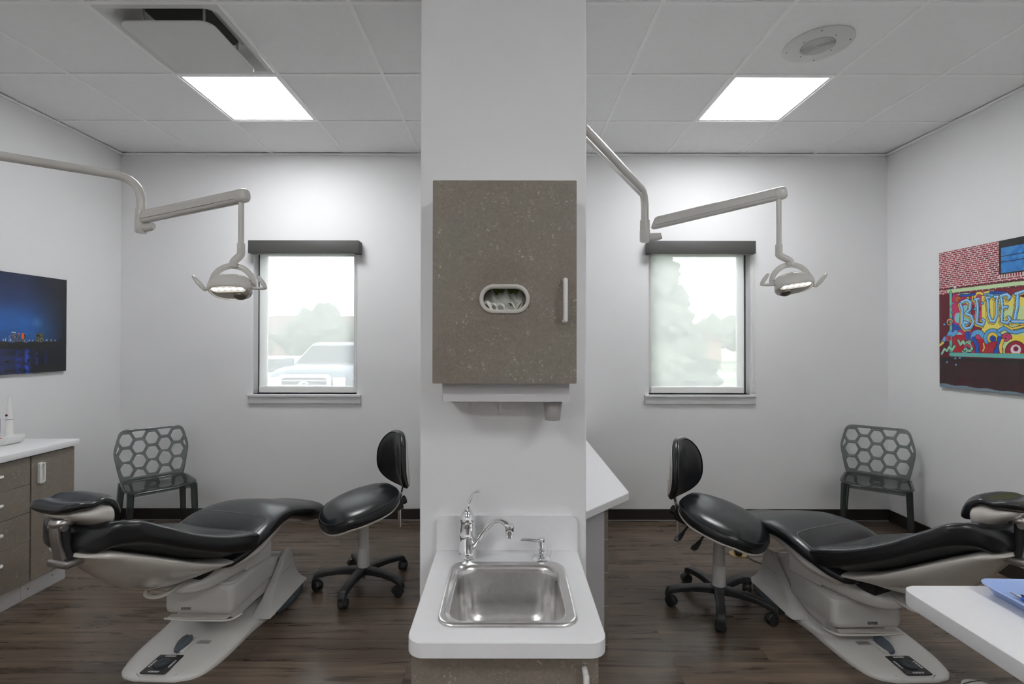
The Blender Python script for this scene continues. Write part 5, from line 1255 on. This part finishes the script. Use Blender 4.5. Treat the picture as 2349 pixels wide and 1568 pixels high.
# letters: yellow drop shade then pale blue body
def letter(pts_list, w_):
    for pts in pts_list: stroke([(x - .006, z - .007) for x, z in pts], w_ + .002, Yl, .003)
    for pts in pts_list: stroke(pts, w_, B_, .003)
    for pts in pts_list: d = near([(x - .002, z + .003) for x, z in pts]); img[d < w_ * .35] = (.72, .88, .97)
letter([[(.165, 1.745), (.180, 1.70), (.178, 1.60)], [(.175, 1.752), (.215, 1.765), (.240, 1.745), (.236, 1.70), (.205, 1.672), (.245, 1.655), (.262, 1.61), (.240, 1.575), (.205, 1.570), (.185, 1.59), (.20, 1.615), (.218, 1.605)]], .0095)
letter([[(.285, 1.765), (.292, 1.70), (.285, 1.605)], [(.272, 1.762), (.300, 1.766)], [(.285, 1.603), (.325, 1.590), (.338, 1.618), (.324, 1.628)]], .0085)
letter([[(.350, 1.768), (.362, 1.745), (.364, 1.66), (.380, 1.615), (.403, 1.612), (.418, 1.65), (.418, 1.74), (.428, 1.768)], [(.350, 1.768), (.372, 1.768)], [(.406, 1.768), (.430, 1.768)]], .0085)
letter([[(.447, 1.770), (.455, 1.70), (.450, 1.610)], [(.447, 1.772), (.485, 1.778), (.502, 1.760), (.490, 1.748)], [(.455, 1.695), (.484, 1.700)], [(.450, 1.608), (.485, 1.598), (.503, 1.618), (.492, 1.635)]], .0085)
letter([[(.548, 1.775), (.545, 1.70), (.530, 1.620)], [(.535, 1.775), (.60, 1.79), (.66, 1.75), (.67, 1.66), (.62, 1.60), (.515, 1.605)]], .0095)
stroke([(.272, 1.70), (.273, 1.70)], .008, B_); stroke([(.322, 1.735), (.3225, 1.735)], .009, B_); stroke([(.338, 1.79), (.3385, 1.79)], .006, B_)
# swirls under the letters
stroke(arc(.29, 1.51, .035, 20, 200), .015, B_); stroke([(.262, 1.50), (.285, 1.46), (.285, 1.415)], .013, B2); stroke(arc(.39, 1.505, .045, 0, 210), .014, B_); stroke(arc(.39, 1.505, .026, -20, 230), .009, Yl); stroke(arc(.392, 1.50, .012, 0, 360), .006, B2)
stroke([(.435, 1.50), (.430, 1.455), (.41, 1.415)], .013, B2); stroke(arc(.478, 1.505, .026, 0, 460, 26, .006), .007, Pk); stroke([(.455, 1.49), (.44, 1.45), (.445, 1.415)], .009, Yl)
stroke([(.43, 1.55), (.47, 1.57), (.50, 1.545), (.54, 1.54), (.60, 1.555)], .010, B_); stroke([(.47, 1.585), (.51, 1.56), (.56, 1.57), (.62, 1.585)], .006, Yl)
m_ = (np.hypot(U - .535, (Zg - 1.412) * .9) < .068) & (Zg > 1.41); img[m_] = (.07, .05, .05); m_ = (np.hypot(U - .535, (Zg - 1.412) * .9) < .064) & (Zg > 1.41); img[m_] = (.62, .08, .20)
m_ = (np.hypot(U - .535, Zg - 1.432) < .031) & (Zg > 1.41); img[m_] = (.92, .86, .90); img[np.hypot(U - .535, Zg - 1.437) < .016] = (.60, .12, .30); img[np.hypot(U - .535, Zg - 1.437) < .007] = (.08, .05, .08)
stroke(arc(.23, 1.45, .03, 80, 300), .008, Gn); stroke([(.15, 1.49), (.165, 1.46), (.185, 1.485), (.205, 1.45), (.23, 1.47), (.25, 1.43)], .0075, Gn); stroke(arc(.20, 1.425, .022, 200, 560, 24, .005), .0045, Gn); stroke([(.33, 1.47), (.335, 1.44), (.325, 1.42)], .004, Yl, .001)
stroke(arc(.215, 1.44, .018, 20, 160), .006, Pk)
for args in (([(.076, 1.838), (.30, 1.838), (.70, 1.838), (1.2, 1.838)], .0125, (.78, .88, .68)), ([(.092, 1.83), (.092, 1.60), (.090, 1.395)], .0095, (.45, .80, .68)), ([(.09, 1.392), (.6, 1.392), (1.2, 1.392)], .0125, (.42, .75, .72))): stroke(*args, .003, (.05, .08, .08))
# spray breaking over the frame
stroke([(.022, 1.47), (.045, 1.505), (.06, 1.50), (.085, 1.545), (.11, 1.53), (.13, 1.55)], .013, B_); stroke([(.005, 1.455), (.03, 1.475)], .008, Yl); stroke(arc(.085, 1.62, .02, 10, 190), .005, (.95, .62, .42)); stroke([(.105, 1.62), (.085, 1.60), (.07, 1.605)], .004, (.95, .62, .42))
stroke(arc(.07, 1.50, .02, 0, 420, 22, .006), .004, Pk); stroke([(.02, 1.395), (.04, 1.43), (.06, 1.415), (.08, 1.445), (.10, 1.42), (.12, 1.45)], .0075, Gn)
for x, z in ((.04, 1.605), (.06, 1.335), (.13, 1.32), (.16, 1.37), (.125, 1.365), (.095, 1.73), (.10, 1.69), (.11, 1.75)): stroke([(x, z), (x + .0005, z)], .0065, B_, .002); 
picture('mural_picture', 'large bright street mural picture lettered BLUE on the right wall', XR, -1, 3.565, 3.565 - Wm, 1.156, 2.122, np.clip(img, 0, 1))

# ------------------------------------------------------------------ light, sky and camera
w = bpy.data.worlds.new('World'); bpy.context.scene.world = w; w.use_nodes = True
nt = w.node_tree; bg = nt.nodes['Background']
sky = nt.nodes.new('ShaderNodeTexSky'); sky.sky_type = 'HOSEK_WILKIE'; sky.turbidity = 8; sky.ground_albedo = .5; sky.sun_direction = (.2, -.6, .75)
mx = nt.nodes.new('ShaderNodeMixRGB'); mx.inputs[0].default_value = .85; mx.inputs[2].default_value = (.96, .98, 1, 1)
nt.links.new(sky.outputs[0], mx.inputs[1]); nt.links.new(mx.outputs[0], bg.inputs[0]); bg.inputs[1].default_value = SKY_STRENGTH
cam = bpy.data.cameras.new('camera'); co = bpy.data.objects.new('camera', cam); C.objects.link(co)
cam.sensor_width = 36; cam.lens = 1128 / 2349 * 36; cam.clip_start = .02; cam.clip_end = 300
cam.shift_x = 11.5 / 2349; cam.shift_y = -8 / 2349
co.location = (0, 0, 1.475); co.rotation_euler = (R(90.4), 0, 0)
co.rotation_euler = (Matrix.Rotation(R(90.4), 3, 'X') @ Matrix.Rotation(R(ROLL), 3, 'Z')).to_euler()
sc = bpy.context.scene; sc.camera = co
sc.view_settings.view_transform = 'Standard'; sc.view_settings.look = 'None'; sc.view_settings.gamma = 1; sc.view_settings.use_curve_mapping = False
sc.view_settings.exposure = EXPOSURE
sc.cycles.max_bounces = 10; sc.cycles.diffuse_bounces = 4; sc.cycles.glossy_bounces = 4; sc.cycles.transparent_max_bounces = 12; sc.cycles.transmission_bounces = 8
sc.cycles.caustics_reflective = False; sc.cycles.caustics_refractive = False; sc.cycles.sample_clamp_indirect = 6
sc.cycles.use_denoising = True; sc.cycles.use_adaptive_sampling = True; sc.cycles.adaptive_threshold = .08; sc.cycles.adaptive_min_samples = 16
